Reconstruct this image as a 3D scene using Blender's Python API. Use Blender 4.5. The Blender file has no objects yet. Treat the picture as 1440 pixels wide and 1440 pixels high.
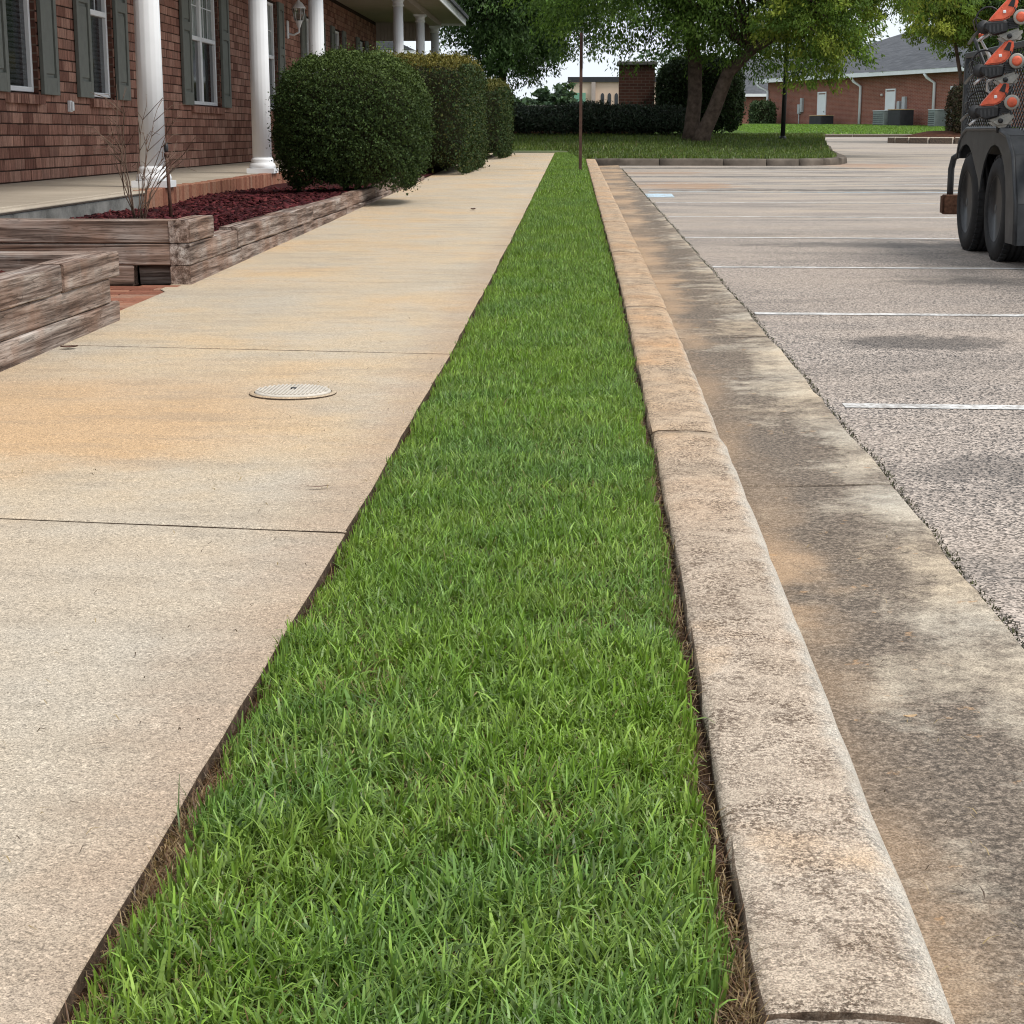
import bpy, bmesh, math, random
import numpy as np
from mathutils import Matrix, Vector

random.seed(7)
RNG = np.random.default_rng(11)
SC = bpy.context.scene
COL = SC.collection

# ------------------------------------------------------------------ camera
cam_data = bpy.data.cameras.new('camera')
cam = bpy.data.objects.new('camera', cam_data)
COL.objects.link(cam)
SC.camera = cam
cam_data.sensor_width = 36.0
cam_data.lens = 61.25
cam_data.clip_start = 0.05
cam_data.clip_end = 3000
cam.location = (0, 0, 0.80)
cam.rotation_euler = (math.radians(90 - 12.2735), 0, math.radians(2.6945))

# ------------------------------------------------------------------ world, sun, exposure
SUN_EL, SUN_AZ = 58.0, 120.0          # azimuth clockwise from +Y: to the right and a little behind
world = bpy.data.worlds.new('World')
SC.world = world
world.use_nodes = True
wn = world.node_tree
for n in list(wn.nodes):
    wn.nodes.remove(n)
w_out = wn.nodes.new('ShaderNodeOutputWorld')
w_bg = wn.nodes.new('ShaderNodeBackground')
w_sky = wn.nodes.new('ShaderNodeTexSky')
w_sky.sky_type = 'NISHITA'
w_sky.sun_disc = False
w_sky.sun_elevation = math.radians(SUN_EL)
w_sky.sun_rotation = math.radians(SUN_AZ)
w_sky.air_density = 1.0
w_sky.dust_density = 3.0
w_mix = wn.nodes.new('ShaderNodeMixRGB')
w_mix.inputs[0].default_value = 0.82
w_mix.inputs[2].default_value = (9.2, 9.9, 10.6, 1)      # even cloud cover
wn.links.new(w_sky.outputs[0], w_mix.inputs[1])
wn.links.new(w_mix.outputs[0], w_bg.inputs[0])
w_bg.inputs[1].default_value = 0.072
wn.links.new(w_bg.outputs[0], w_out.inputs[0])

sun_data = bpy.data.lights.new('sun', 'SUN')
sun_data.energy = 1.7
sun_data.angle = math.radians(18)
sun_data.color = (1.0, 0.95, 0.88)
sun = bpy.data.objects.new('sun', sun_data)
COL.objects.link(sun)
_a, _e = math.radians(SUN_AZ), math.radians(SUN_EL)
_d = Vector((math.sin(_a) * math.cos(_e), math.cos(_a) * math.cos(_e), math.sin(_e)))
sun.rotation_euler = _d.to_track_quat('Z', 'Y').to_euler()
sun.location = _d * 40

SC.view_settings.view_transform = 'Standard'
SC.view_settings.look = 'None'
SC.view_settings.gamma = 1.0
SC.view_settings.exposure = 0.72
SC.cycles.pixel_filter_type = 'BLACKMAN_HARRIS'
SC.cycles.filter_width = 1.1
SC.cycles.max_bounces = 5
SC.cycles.diffuse_bounces = 3
SC.cycles.glossy_bounces = 2
SC.cycles.transmission_bounces = 3
SC.cycles.transparent_max_bounces = 4

# ------------------------------------------------------------------ ground shape
S = 24 / 2450.0                        # the lot and the walk rise gently away from the camera
BROT = 0.0125                          # the house and the far walk turn a little to the left


def bend(y):
    y = np.asarray(y, float)
    t = (y - 6.0) / 1.5
    return -0.0125 * 1.5 * np.where(t > 20, t, np.log1p(np.exp(np.minimum(t, 20))))


def gz(y):
    return S * y


def terr(y):
    y = np.asarray(y, float)
    return np.where(y < 75, S * y - 0.30, np.where(y < 115, S * 75 - 0.30 + (y - 75) * 0.0175, S * 75 + 0.4 + (y - 115) * 0.002))


def hw(x, y, z):                       # house frame -> world
    c, s = math.cos(BROT), math.sin(BROT)
    return (x * c - y * s, x * s + y * c, z)


HM = Matrix.Rotation(BROT, 4, 'Z')

# ------------------------------------------------------------------ object helpers


def tag(o, label=None, cat=None, group=None, kind=None):
    if label: o['label'] = label
    if cat: o['category'] = cat
    if group: o['group'] = group
    if kind: o['kind'] = kind
    return o


def thing(name, loc, label, cat, group=None):
    o = bpy.data.objects.new(name, None)
    COL.objects.link(o)
    o.location = loc
    o.empty_display_size = 0.1
    return tag(o, label, cat, group)


def structure(name, loc=(0, 0, 0)):
    o = bpy.data.objects.new(name, None)
    COL.objects.link(o)
    o.location = loc
    return tag(o, kind='structure')


def world_of(o):
    m = Matrix.Identity(4)
    chain = []
    while o is not None:
        chain.append(o)
        o = o.parent
    for c in reversed(chain):
        b = Matrix.LocRotScale(c.location, c.rotation_euler, c.scale)
        m = m @ (c.matrix_parent_inverse if c.parent else Matrix.Identity(4)) @ b
    return m


def link(me, name, mat=None, parent=None, mw=None):
    o = bpy.data.objects.new(name, me)
    COL.objects.link(o)
    if mat is not None and len(me.materials) == 0:
        me.materials.append(mat)
    if mw is not None:
        l, r, s = mw.decompose()
        o.location, o.scale = l, s
        o.rotation_euler = r.to_euler()
    if parent is not None:
        o.parent = parent
        o.matrix_parent_inverse = world_of(parent).inverted()
    return o


def np_mesh(name, verts, faces, smooth=False, col=None):
    """faces: list of (n,k) int arrays"""
    me = bpy.data.meshes.new(name)
    verts = np.asarray(verts, np.float32)
    faces = [np.asarray(f, np.int32) for f in faces if len(f)]
    me.vertices.add(len(verts))
    me.vertices.foreach_set('co', verts.ravel())
    loops = np.concatenate([f.ravel() for f in faces])
    tot = np.concatenate([np.full(len(f), f.shape[1], np.int32) for f in faces])
    start = np.concatenate([[0], np.cumsum(tot)[:-1]]).astype(np.int32)
    me.loops.add(len(loops))
    me.loops.foreach_set('vertex_index', loops)
    me.polygons.add(len(tot))
    me.polygons.foreach_set('loop_start', start)
    me.polygons.foreach_set('loop_total', tot)
    if smooth:
        me.polygons.foreach_set('use_smooth', np.ones(len(tot), bool))
    me.update(calc_edges=True)
    if col is not None:
        a = me.color_attributes.new('Col', 'FLOAT_COLOR', 'POINT')
        c = np.ones((len(verts), 4), np.float32)
        c[:, :3] = col
        a.data.foreach_set('color', c.ravel())
    return me


class MB:
    """collects simple shapes for ONE part"""

    def __init__(self, xf=None):
        self.v, self.f, self.sm = [], [], []
        self.xf = xf

    def add(self, vs, fs, smooth=False):
        b = len(self.v)
        self.v += [tuple(v) for v in vs]
        self.f += [tuple(i + b for i in f) for f in fs]
        self.sm += [smooth] * len(fs)
        return self

    def box(self, x0, x1, y0, y1, z0, z1):
        vs = [(x, y, z) for z in (z0, z1) for y in (y0, y1) for x in (x0, x1)]
        fs = [(0, 2, 3, 1), (4, 5, 7, 6), (0, 1, 5, 4), (2, 6, 7, 3), (0, 4, 6, 2), (1, 3, 7, 5)]
        return self.add(vs, fs)

    def obox(self, c, ax, ay, az):
        c, ax, ay, az = map(Vector, (c, ax, ay, az))
        vs = [c + ax * i + ay * j + az * k for k in (-.5, .5) for j in (-.5, .5) for i in (-.5, .5)]
        fs = [(0, 2, 3, 1), (4, 5, 7, 6), (0, 1, 5, 4), (2, 6, 7, 3), (0, 4, 6, 2), (1, 3, 7, 5)]
        return self.add(vs, fs)

    def tube(self, path, rad, n=8, cap=True, closed=False):
        path = [Vector(p) for p in path]
        m = len(path)
        if not hasattr(rad, '__len__'): rad = [rad] * m
        vs, fs = [], []
        prev = None
        for i, p in enumerate(path):
            if closed:
                t = path[(i + 1) % m] - path[i - 1]
            else:
                t = path[min(i + 1, m - 1)] - path[max(i - 1, 0)]
            t.normalize()
            if prev is None:
                a = t.cross(Vector((0, 0, 1)))
                if a.length < 1e-3: a = t.cross(Vector((1, 0, 0)))
            else:
                a = prev - t * prev.dot(t)
            a.normalize()
            prev = a
            b = t.cross(a)
            for k in range(n):
                th = 2 * math.pi * k / n
                vs.append(p + (a * math.cos(th) + b * math.sin(th)) * rad[i])
        for i in range(m if closed else m - 1):
            j = (i + 1) % m
            for k in range(n):
                l = (k + 1) % n
                fs.append((i * n + k, i * n + l, j * n + l, j * n + k))
        if cap and not closed:
            fs.append(tuple(range(n))[::-1])
            fs.append(tuple((m - 1) * n + k for k in range(n)))
        return self.add(vs, fs, True)

    def lathe(self, prof, n=24, origin=(0, 0, 0), axis='Z', flute=0, depth=0.0):
        """prof: list of (r, h)"""
        vs, fs = [], []
        ox, oy, oz = origin
        for r, h in prof:
            for k in range(n):
                th = 2 * math.pi * k / n
                rr = r * (1 - depth * abs(math.sin(flute * th / 2)) ** .5) if flute else r
                c, s = rr * math.cos(th), rr * math.sin(th)
                if axis == 'Z': vs.append((ox + c, oy + s, oz + h))
                elif axis == 'X': vs.append((ox + h, oy + c, oz + s))
                else: vs.append((ox + s, oy + h, oz + c))
        m = len(prof)
        for i in range(m - 1):
            for k in range(n):
                l = (k + 1) % n
                fs.append((i * n + k, i * n + l, (i + 1) * n + l, (i + 1) * n + k))
        fs.append(tuple(range(n))[::-1])
        fs.append(tuple((m - 1) * n + k for k in range(n)))
        return self.add(vs, fs, True)

    def prism(self, pts, lo, hi, axis='X'):
        """pts: polygon in the other two axes"""
        n = len(pts)
        def P(a, b, h):
            return {'X': (h, a, b), 'Y': (a, h, b), 'Z': (a, b, h)}[axis]
        vs = [P(a, b, lo) for a, b in pts] + [P(a, b, hi) for a, b in pts]
        fs = [(i, (i + 1) % n, (i + 1) % n + n, i + n) for i in range(n)]
        fs += [tuple(range(n))[::-1], tuple(range(n, 2 * n))]
        return self.add(vs, fs)

    def mesh(self, name, bevel=0.0, seg=1):
        bm = bmesh.new()
        vs = [bm.verts.new(self.xf @ Vector(v) if self.xf else v) for v in self.v]
        for f, s in zip(self.f, self.sm):
            try:
                p = bm.faces.new([vs[i] for i in f])
                p.smooth = s
            except ValueError:
                pass
        bmesh.ops.recalc_face_normals(bm, faces=bm.faces)
        if bevel:
            bmesh.ops.bevel(bm, geom=list(bm.edges), offset=bevel, segments=seg, affect='EDGES', clamp_overlap=True)
        me = bpy.data.meshes.new(name)
        bm.to_mesh(me)
        bm.free()
        return me

    def build(self, name, mat, parent=None, bevel=0.0, seg=1, mw=None):
        return link(self.mesh(name, bevel, seg), name, mat, parent, mw)


# ------------------------------------------------------------------ material helpers


class Mat:
    def __init__(self, name, rough=0.8, spec=0.3, metal=0.0):
        self.m = bpy.data.materials.new(name)
        self.m.use_nodes = True
        self.nt = self.m.node_tree
        self.b = self.nt.nodes['Principled BSDF']
        self.b.inputs['Roughness'].default_value = rough
        self.b.inputs['Specular IOR Level'].default_value = spec
        self.b.inputs['Metallic'].default_value = metal
        self._tc = None

    def n(self, t, **kw):
        nd = self.nt.nodes.new(t)
        for k, v in kw.items(): setattr(nd, k, v)
        return nd

    def l(self, a, b): self.nt.links.new(a, b)

    def setin(self, nd, i, v):
        if hasattr(v, 'is_linked') or isinstance(v, bpy.types.NodeSocket): self.l(v, nd.inputs[i])
        elif isinstance(v, (tuple, list)) and len(v) == 3 and nd.inputs[i].type == 'RGBA': nd.inputs[i].default_value = (*v, 1)
        else: nd.inputs[i].default_value = v

    def obj(self):
        if self._tc is None: self._tc = self.n('ShaderNodeTexCoord')
        return self._tc.outputs['Object']

    def rand(self): return self.n('ShaderNodeObjectInfo').outputs['Random']

    def mapv(self, vec=None, scale=(1, 1, 1), loc=(0, 0, 0), rot=(0, 0, 0)):
        mp = self.n('ShaderNodeMapping')
        self.l(vec if vec is not None else self.obj(), mp.inputs[0])
        self.setin(mp, 1, loc)
        mp.inputs[2].default_value = rot
        mp.inputs[3].default_value = scale
        return mp.outputs[0]

    def noise(self, scale, detail=4, rough=.55, vec=None, dist=0.0):
        nd = self.n('ShaderNodeTexNoise')
        self.l(vec if vec is not None else self.obj(), nd.inputs['Vector'])
        nd.inputs['Scale'].default_value = scale
        nd.inputs['Detail'].default_value = detail
        nd.inputs['Roughness'].default_value = rough
        nd.inputs['Distortion'].default_value = dist
        return nd.outputs['Fac']

    def voro(self, scale, vec=None, out='Color', feature='F1', rnd=1.0):
        nd = self.n('ShaderNodeTexVoronoi', feature=feature)
        self.l(vec if vec is not None else self.obj(), nd.inputs['Vector'])
        nd.inputs['Scale'].default_value = scale
        nd.inputs['Randomness'].default_value = rnd
        return nd.outputs[out]

    def ramp(self, fac, stops, interp='LINEAR'):
        nd = self.n('ShaderNodeValToRGB')
        nd.color_ramp.interpolation = interp
        el = nd.color_ramp.elements
        while len(el) < len(stops): el.new(0.5)
        for e, (p, c) in zip(el, stops):
            e.position = p
            e.color = (*c, 1) if isinstance(c, (tuple, list)) else (c, c, c, 1)
        self.l(fac, nd.inputs[0])
        return nd.outputs[0]

    def mix(self, fac, a, b, blend='MIX'):
        nd = self.n('ShaderNodeMixRGB', blend_type=blend)
        self.setin(nd, 0, fac); self.setin(nd, 1, a); self.setin(nd, 2, b)
        return nd.outputs[0]

    def math(self, op, a, b=0.0, clamp=False):
        nd = self.n('ShaderNodeMath', operation=op, use_clamp=clamp)
        self.setin(nd, 0, a); self.setin(nd, 1, b)
        return nd.outputs[0]

    def sep(self, vec=None):
        nd = self.n('ShaderNodeSeparateXYZ')
        self.l(vec if vec is not None else self.obj(), nd.inputs[0])
        return nd.outputs

    def step(self, v, lo, hi):
        nd = self.n('ShaderNodeMapRange', interpolation_type='SMOOTHSTEP')
        self.setin(nd, 0, v)
        nd.inputs[1].default_value, nd.inputs[2].default_value = lo, hi
        return nd.outputs[0]

    def sides(self, keep_px=False):
        g = self.n('ShaderNodeNewGeometry').outputs['True Normal']
        x, y, z = self.sep(g)
        f = self.math('SUBTRACT', 1.0, self.step(z, .45, .8))
        if keep_px: f = self.math('MULTIPLY', f, self.math('SUBTRACT', 1.0, self.step(x, .05, .3)))
        return f

    def color(self, c):
        self.setin(self.b, 'Base Color', c); return self

    def rough(self, v):
        self.setin(self.b, 'Roughness', v); return self

    def bump(self, h, strength=.3, dist=.01):
        nd = self.n('ShaderNodeBump')
        nd.inputs['Strength'].default_value = strength
        nd.inputs['Distance'].default_value = dist
        self.l(h, nd.inputs['Height'])
        self.l(nd.outputs[0], self.b.inputs['Normal'])
        return self


def plain(name, c, rough=.6, spec=.3, metal=0.0, var=.12, scale=12.0, bump=0.0):
    m = Mat(name, rough, spec, metal)
    f = m.noise(scale, 5, .6)
    d = tuple(max(0, x * (1 - var)) for x in c)
    u = tuple(min(1, x * (1 + var)) for x in c)
    m.color(m.ramp(f, [(.3, d), (.7, u)]))
    if bump: m.bump(m.noise(scale * 8, 4, .6), bump, .004)
    return m.m


def leafmat(name, trans=.25, rough=.5, spec=.25):
    m = Mat(name, rough, spec)
    at = m.n('ShaderNodeAttribute', attribute_name='Col')
    m.color(at.outputs['Color'])
    tr = m.n('ShaderNodeBsdfTranslucent')
    mx = m.n('ShaderNodeMixShader')
    mx.inputs[0].default_value = trans
    br = m.mix(1.0, at.outputs['Color'], (1.2, 1.25, .7), 'MULTIPLY')
    m.l(br, tr.inputs[0])
    out = m.nt.nodes['Material Output']
    m.l(m.b.outputs[0], mx.inputs[1]); m.l(tr.outputs[0], mx.inputs[2])
    m.l(mx.outputs[0], out.inputs[0])
    return m.m


M = {}


def make_materials():
    # --- walk concrete
    m = Mat('walk_concrete', .92, .15)
    p = m.obj()
    big = m.noise(.9, 4, .6)
    blot = m.noise(2.6, 5, .65)
    grain = m.noise(420, 2, .7)
    peb = m.voro(260, out='Color')
    base = m.ramp(big, [(.36, (.47, .39, .29)), (.5, (.53, .42, .29)), (.64, (.555, .405, .25))])
    base = m.mix(m.ramp(blot, [(.42, 0.0), (.68, .55)]), base, (.47, .43, .365))
    x, y, z = m.sep()
    # rust wash across the walk before the cover
    w = m.math('ADD', y, m.math('MULTIPLY', m.math('SUBTRACT', m.noise(1.6, 4, .6), .5), 1.6))
    band = m.math('MULTIPLY', m.step(w, 3.75, 4.3), m.math('SUBTRACT', 1.0, m.step(w, 4.6, 6.0)))
    left = m.math('SUBTRACT', 1.0, m.step(x, -1.15, -.55))
    base = m.mix(m.math('MULTIPLY', m.math('MULTIPLY', band, left), .75), base, (.55, .35, .185))
    w2 = m.math('ADD', y, m.math('MULTIPLY', m.math('SUBTRACT', m.noise(2.3, 4, .6), .5), 1.2))
    band2 = m.math('MULTIPLY', m.step(w2, 2.65, 3.0), m.math('SUBTRACT', 1.0, m.step(w2, 3.0, 3.4)))
    base = m.mix(m.math('MULTIPLY', m.math('MULTIPLY', band2, left), .35), base, (.50, .37, .23))
    near = m.math('SUBTRACT', 1.0, m.step(y, 2.9, 4.2))
    base = m.mix(m.math('MULTIPLY', near, .55), base, (.45, .40, .335))
    # dirt along the grass edge
    ed = m.math('ADD', x, m.math('MULTIPLY', m.math('SUBTRACT', m.noise(9, 4, .6), .5), .25))
    base = m.mix(m.math('MULTIPLY', m.step(ed, -.74, -.46), .5), base, (.36, .235, .155))
    streak = m.noise(6.0, 6, .72, m.mapv(scale=(.5, 1.6, 1)))
    base = m.mix(m.ramp(streak, [(.36, .32), (.52, 0.0)]), base, (.29, .24, .185))
    base = m.mix(.75, base, m.ramp(grain, [(.36, .38), (.52, 1.0), (.68, 1.42)]), 'MULTIPLY')
    base = m.mix(.6, base, m.ramp(m.sep(peb)[0], [(.06, .5), (.3, .95), (.8, 1.05), (.97, 1.5)]), 'MULTIPLY')
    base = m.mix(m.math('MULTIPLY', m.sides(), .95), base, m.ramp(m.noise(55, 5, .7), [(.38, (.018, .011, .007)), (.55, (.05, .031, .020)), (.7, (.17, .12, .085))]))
    m.color(base)
    m.bump(m.math('ADD', grain, m.math('MULTIPLY', streak, .6)), .35, .004)
    M['walk'] = m.m

    # --- kerb concrete
    m = Mat('kerb_concrete', .93, .12)
    x, y, z = m.sep()
    big = m.noise(2.2, 5, .62)
    mid = m.noise(14, 6, .7)
    sp = m.noise(150, 3, .8)
    gr = m.noise(420, 2, .6)
    base = m.ramp(big, [(.3, (.46, .37, .275)), (.5, (.57, .42, .285)), (.68, (.62, .39, .22))])
    far = m.step(y, 2.6, 5.5)
    grey = m.ramp(m.noise(3.1, 5, .62), [(.34, (.40, .33, .26)), (.55, (.56, .47, .38)), (.72, (.60, .42, .265))])
    base = m.mix(m.math('MULTIPLY', m.math('SUBTRACT', 1.0, far), .8), base, grey)
    lich = m.math('MULTIPLY', m.ramp(mid, [(.36, .15), (.60, 1.0)]), m.ramp(sp, [(.47, 0.0), (.53, 1.0)]))
    base = m.mix(m.math('MULTIPLY', lich, .88), base, (.095, .064, .045))
    base = m.mix(m.math('MULTIPLY', m.ramp(m.noise(7, 5, .7), [(.5, 0.0), (.66, 1.0)]), .3), base, (.22, .16, .11))
    nose = m.step(m.math('ADD', x, m.math('MULTIPLY', m.noise(18, 4, .6), .05)), .325, .37)
    base = m.mix(m.math('MULTIPLY', nose, .6), base, (.58, .56, .50))
    base = m.mix(.85, base, m.ramp(gr, [(.36, .42), (.52, 1.0), (.66, 1.4)]), 'MULTIPLY')
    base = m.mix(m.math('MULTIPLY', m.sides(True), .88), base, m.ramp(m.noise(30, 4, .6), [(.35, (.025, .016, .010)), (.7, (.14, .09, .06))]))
    m.color(base)
    m.bump(m.math('ADD', sp, mid), .55, .006)
    M['kerb'] = m.m

    # --- gutter concrete, mildewed
    m = Mat('gutter_concrete', .93, .12)
    x, y, z = m.sep()
    big = m.noise(2.3, 9, .74)
    mid = m.noise(9, 8, .78)
    sp = m.noise(90, 4, .8)
    clean = m.ramp(m.noise(1.5, 3, .5), [(.35, (.50, .45, .37)), (.65, (.53, .43, .31))])
    mild = m.math('ADD', m.math('MULTIPLY', big, .62), m.math('MULTIPLY', mid, .38))
    ex = m.math('MULTIPLY', m.step(x, .52, .80), .10)
    mk = m.ramp(m.math('SUBTRACT', mild, ex), [(.345, 0.0), (.48, 1.0)])
    base = m.mix(m.math('MULTIPLY', mk, .92), clean, m.ramp(sp, [(.40, (.055, .043, .035)), (.5, (.125, .098, .078)), (.60, (.27, .217, .17))]))
    sand = m.math('SUBTRACT', 1.0, m.step(m.math('ADD', x, m.math('MULTIPLY', m.math('SUBTRACT', m.noise(3.4, 5, .6), .5), .5)), .36, .52))
    base = m.mix(m.math('MULTIPLY', sand, m.math('MULTIPLY', m.ramp(m.noise(.8, 3, .6), [(.42, .12), (.60, .75)]), 1.0)), base, (.47, .325, .205))
    spots = m.math('MULTIPLY', m.ramp(m.noise(16, 4, .6), [(.66, 0.0), (.70, 1.0)]), .6)
    base = m.mix(spots, base, (.46, .29, .16))
    base = m.mix(.8, base, m.ramp(m.noise(300, 3, .7), [(.36, .4), (.52, 1.0), (.66, 1.5)]), 'MULTIPLY')
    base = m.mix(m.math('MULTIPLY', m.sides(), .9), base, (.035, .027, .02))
    m.color(base)
    m.bump(m.math('ADD', sp, mid), .4, .004)
    M['gutter'] = m.m

    M['gutter_dark'] = plain('mildewed_kerb', (.12, .10, .082), .95, .08, 0, .5, 2.5, .4)
    # --- worn asphalt with pale stones
    m = Mat('worn_asphalt', .9, .2)
    x, y, z = m.sep()
    c1 = m.voro(175, out='Color')
    d1 = m.voro(175, out='Distance')
    r, g, b = m.sep(c1)
    fine = m.noise(260, 2, .7)
    rr_ = m.math('ADD', m.math('MULTIPLY', r, .72), m.math('MULTIPLY', fine, .3))
    stone = m.ramp(rr_, [(.24, (.035, .033, .032)), (.38, (.12, .108, .10)), (.50, (.30, .26, .228)), (.72, (.49, .41, .35)), (.95, (.68, .59, .51))])
    wear = m.noise(.55, 6, .66, m.mapv(scale=(.55, 1.4, 1)))
    base = m.mix(m.ramp(wear, [(.42, 0.0), (.62, .5)]), stone, m.mix(.5, stone, (.50, .40, .315)))
    base = m.mix(m.ramp(m.noise(.8, 6, .68, m.mapv(scale=(.5, 1.3, 1), loc=(3, 7, 0))), [(.50, 0.0), (.68, .62)]), base, m.mix(.7, stone, (.05, .048, .047)))
    fary = m.step(y, 8, 24)
    base = m.mix(m.math('MULTIPLY', fary, .72), base, m.ramp(m.noise(1.2, 6, .7, m.mapv(scale=(.3, 1.2, 1))), [(.36, (.15, .135, .125)), (.48, (.33, .29, .25)), (.64, (.47, .38, .29))]))
    # damp and muddy patches
    wob = m.math('MULTIPLY', m.math('SUBTRACT', m.noise(4.0, 6, .7), .5), 2.6)
    for (cx_, cy_, rx_, ry_, c_, am) in ((1.35, 7.35, .42, .24, (.05, .046, .044), .75), (2.7, 10.1, 1.1, .30, (.07, .065, .06), .6), (1.5, 4.6, .7, .25, (.06, .055, .052), .5),
                                         (3.4, 22.6, 3.0, .32, (.07, .068, .066), .75), (2.6, 27.6, 2.6, .35, (.09, .085, .08), .6), (2.4, 31.9, 3.4, .55, (.08, .075, .07), .75),
                                         (1.2, 24.0, .8, 1.2, (.34, .20, .11), .6), (1.0, 29.5, 1.0, 1.0, (.33, .21, .13), .5), (1.9, 13.0, .9, .28, (.08, .075, .07), .5), (5.2, 33.6, 1.0, 1.6, (.40, .24, .15), .5)):
        ex_ = m.math('DIVIDE', m.math('SUBTRACT', x, cx_), rx_); ey_ = m.math('DIVIDE', m.math('SUBTRACT', y, cy_), ry_)
        dd = m.math('ADD', m.math('SQRT', m.math('ADD', m.math('MULTIPLY', ex_, ex_), m.math('MULTIPLY', ey_, ey_))), wob)
        base = m.mix(m.math('MULTIPLY', m.math('SUBTRACT', 1.0, m.step(dd, .55, 1.15)), am), base, m.mix(.85, stone, c_) if cy_ < 12 else c_)
    m.color(base)
    m.bump(d1, .5, .005)
    M['asphalt'] = m.m

    # --- worn white road paint
    for nm, c in (('paint_white', (.70, .69, .67)), ('paint_blue', (.50, .68, .80))):
        m = Mat(nm, .75, .25)
        wearn = m.noise(60, 5, .75)
        wear2 = m.noise(7, 4, .7)
        m.color(m.mix(m.ramp(m.math('ADD', m.math('MULTIPLY', wearn, .6), m.math('MULTIPLY', wear2, .4)), [(.44, .10), (.56, .9)]), c, (.27, .245, .22)))
        m.bump(m.noise(120, 3, .6), .3, .003)
        M[nm] = m.m

    m = Mat('road_asphalt', .9, .2)
    m.color(m.ramp(m.noise(.5, 5, .6), [(.3, (.23, .23, .235)), (.7, (.33, .325, .32))]))
    M['road'] = m.m

    # --- soil
    m = Mat('soil', .98, .05)
    m.color(m.ramp(m.noise(60, 5, .7), [(.3, (.022, .013, .008)), (.6, (.06, .034, .02)), (.78, (.12, .062, .034))]))
    m.bump(m.noise(90, 5, .7), .8, .012)
    M['soil'] = m.m
    M['terrain'] = plain('far_ground', (.09, .10, .045), .95, .1, 0, .35, .4)
    m = Mat('lawn_soil', .95, .05)
    m.color(m.ramp(m.noise(1.3, 6, .7), [(.3, (.045, .08, .018)), (.55, (.07, .115, .025)), (.75, (.10, .13, .04))]))
    m.bump(m.noise(30, 4, .7), .8, .03)
    M['lawn'] = m.m

    # --- weathered timber (grain along local X)
    m = Mat('weathered_timber', .9, .12)
    rnd = m.rand()
    comb = m.n('ShaderNodeCombineXYZ')
    m.l(m.math('MULTIPLY', rnd, 31.0), comb.inputs[0]); m.l(m.math('MULTIPLY', rnd, 17.0), comb.inputs[1]); m.l(m.math('MULTIPLY', rnd, 53.0), comb.inputs[2])
    v = m.n('ShaderNodeVectorMath', operation='ADD')
    m.l(m.obj(), v.inputs[0]); m.l(comb.outputs[0], v.inputs[1])
    g1 = m.noise(12, 5, .6, m.mapv(v.outputs[0], (.10, 3.0, 3.0)), .55)
    g2 = m.noise(70, 4, .7, m.mapv(v.outputs[0], (.08, 2.2, 2.2)))
    blt = m.noise(3.0, 4, .6, v.outputs[0])
    base = m.ramp(g1, [(.32, (.05, .036, .03)), (.43, (.16, .12, .10)), (.54, (.31, .255, .22)), (.68, (.46, .41, .37))])
    base = m.mix(m.ramp(blt, [(.40, .6), (.62, 0.0)]), base, m.ramp(g1, [(.3, (.07, .04, .028)), (.6, (.25, .135, .085)), (.75, (.32, .18, .12))]))
    base = m.mix(.65, base, m.ramp(g2, [(.38, .25), (.5, 1.0), (.66, 1.3)]), 'MULTIPLY')
    crack = m.noise(5, 3, .6, m.mapv(v.outputs[0], (.35, 4.5, 4.5)), .6)
    base = m.mix(m.ramp(crack, [(.488, 0.0), (.5, .6), (.512, 0.0)]), base, (.03, .02, .016))
    drip = m.noise(9, 3, .6, m.mapv(v.outputs[0], (1.6, 1.6, .35)))
    base = m.mix(m.ramp(drip, [(.62, 0.0), (.80, .18)]), base, (.45, .42, .39))
    m.color(base)
    m.bump(m.math('ADD', g1, m.math('MULTIPLY', g2, .6)), .4, .005)
    M['timber'] = m.m
    M['timber_end'] = plain('timber_end_grain', (.10, .055, .035), .95, .05, 0, .4, 60, .5)

    # --- bricks
    m = Mat('wire_cut_brick', .92, .1)
    rnd = m.rand()
    isl = m.n('ShaderNodeNewGeometry').outputs['Random Per Island']
    rr = m.math('FRACT', m.math('ADD', m.math('MULTIPLY', rnd, 7.3), isl))
    geo = m.n('ShaderNodeNewGeometry').outputs['Position']
    st = m.noise(1, 4, .7, m.mapv(geo, (30, 46, 3.0)))
    pit = m.noise(60, 4, .7, geo)
    base = m.ramp(rr, [(0, (.17, .08, .06)), (.25, (.235, .118, .088)), (.5, (.29, .15, .112)), (.75, (.36, .205, .155)), (1, (.22, .118, .09))])
    base = m.mix(.68, base, m.ramp(st, [(.34, .36), (.5, 1.0), (.66, 1.8)]), 'MULTIPLY')
    base = m.mix(.4, base, m.ramp(pit, [(.35, .6), (.6, 1.15)]), 'MULTIPLY')
    m.color(base)
    m.bump(m.math('ADD', st, pit), .6, .008)
    M['brick'] = m.m
    m = Mat('paver_brick', .92, .1)
    rnd = m.rand()
    geo = m.n('ShaderNodeNewGeometry').outputs['Position']
    base = m.ramp(rnd, [(0, (.19, .075, .05)), (.4, (.27, .115, .075)), (.75, (.34, .17, .11)), (1, (.30, .17, .12))])
    base = m.mix(.6, base, m.ramp(m.noise(40, 5, .7, geo), [(.3, .5), (.6, 1.15)]), 'MULTIPLY')
    m.color(base); m.bump(m.noise(80, 4, .7, geo), .5, .005)
    M['paver'] = m.m
    M['mortar'] = plain('dark_mortar', (.05, .033, .027), .95, .05, 0, .25, 30, .4)

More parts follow.
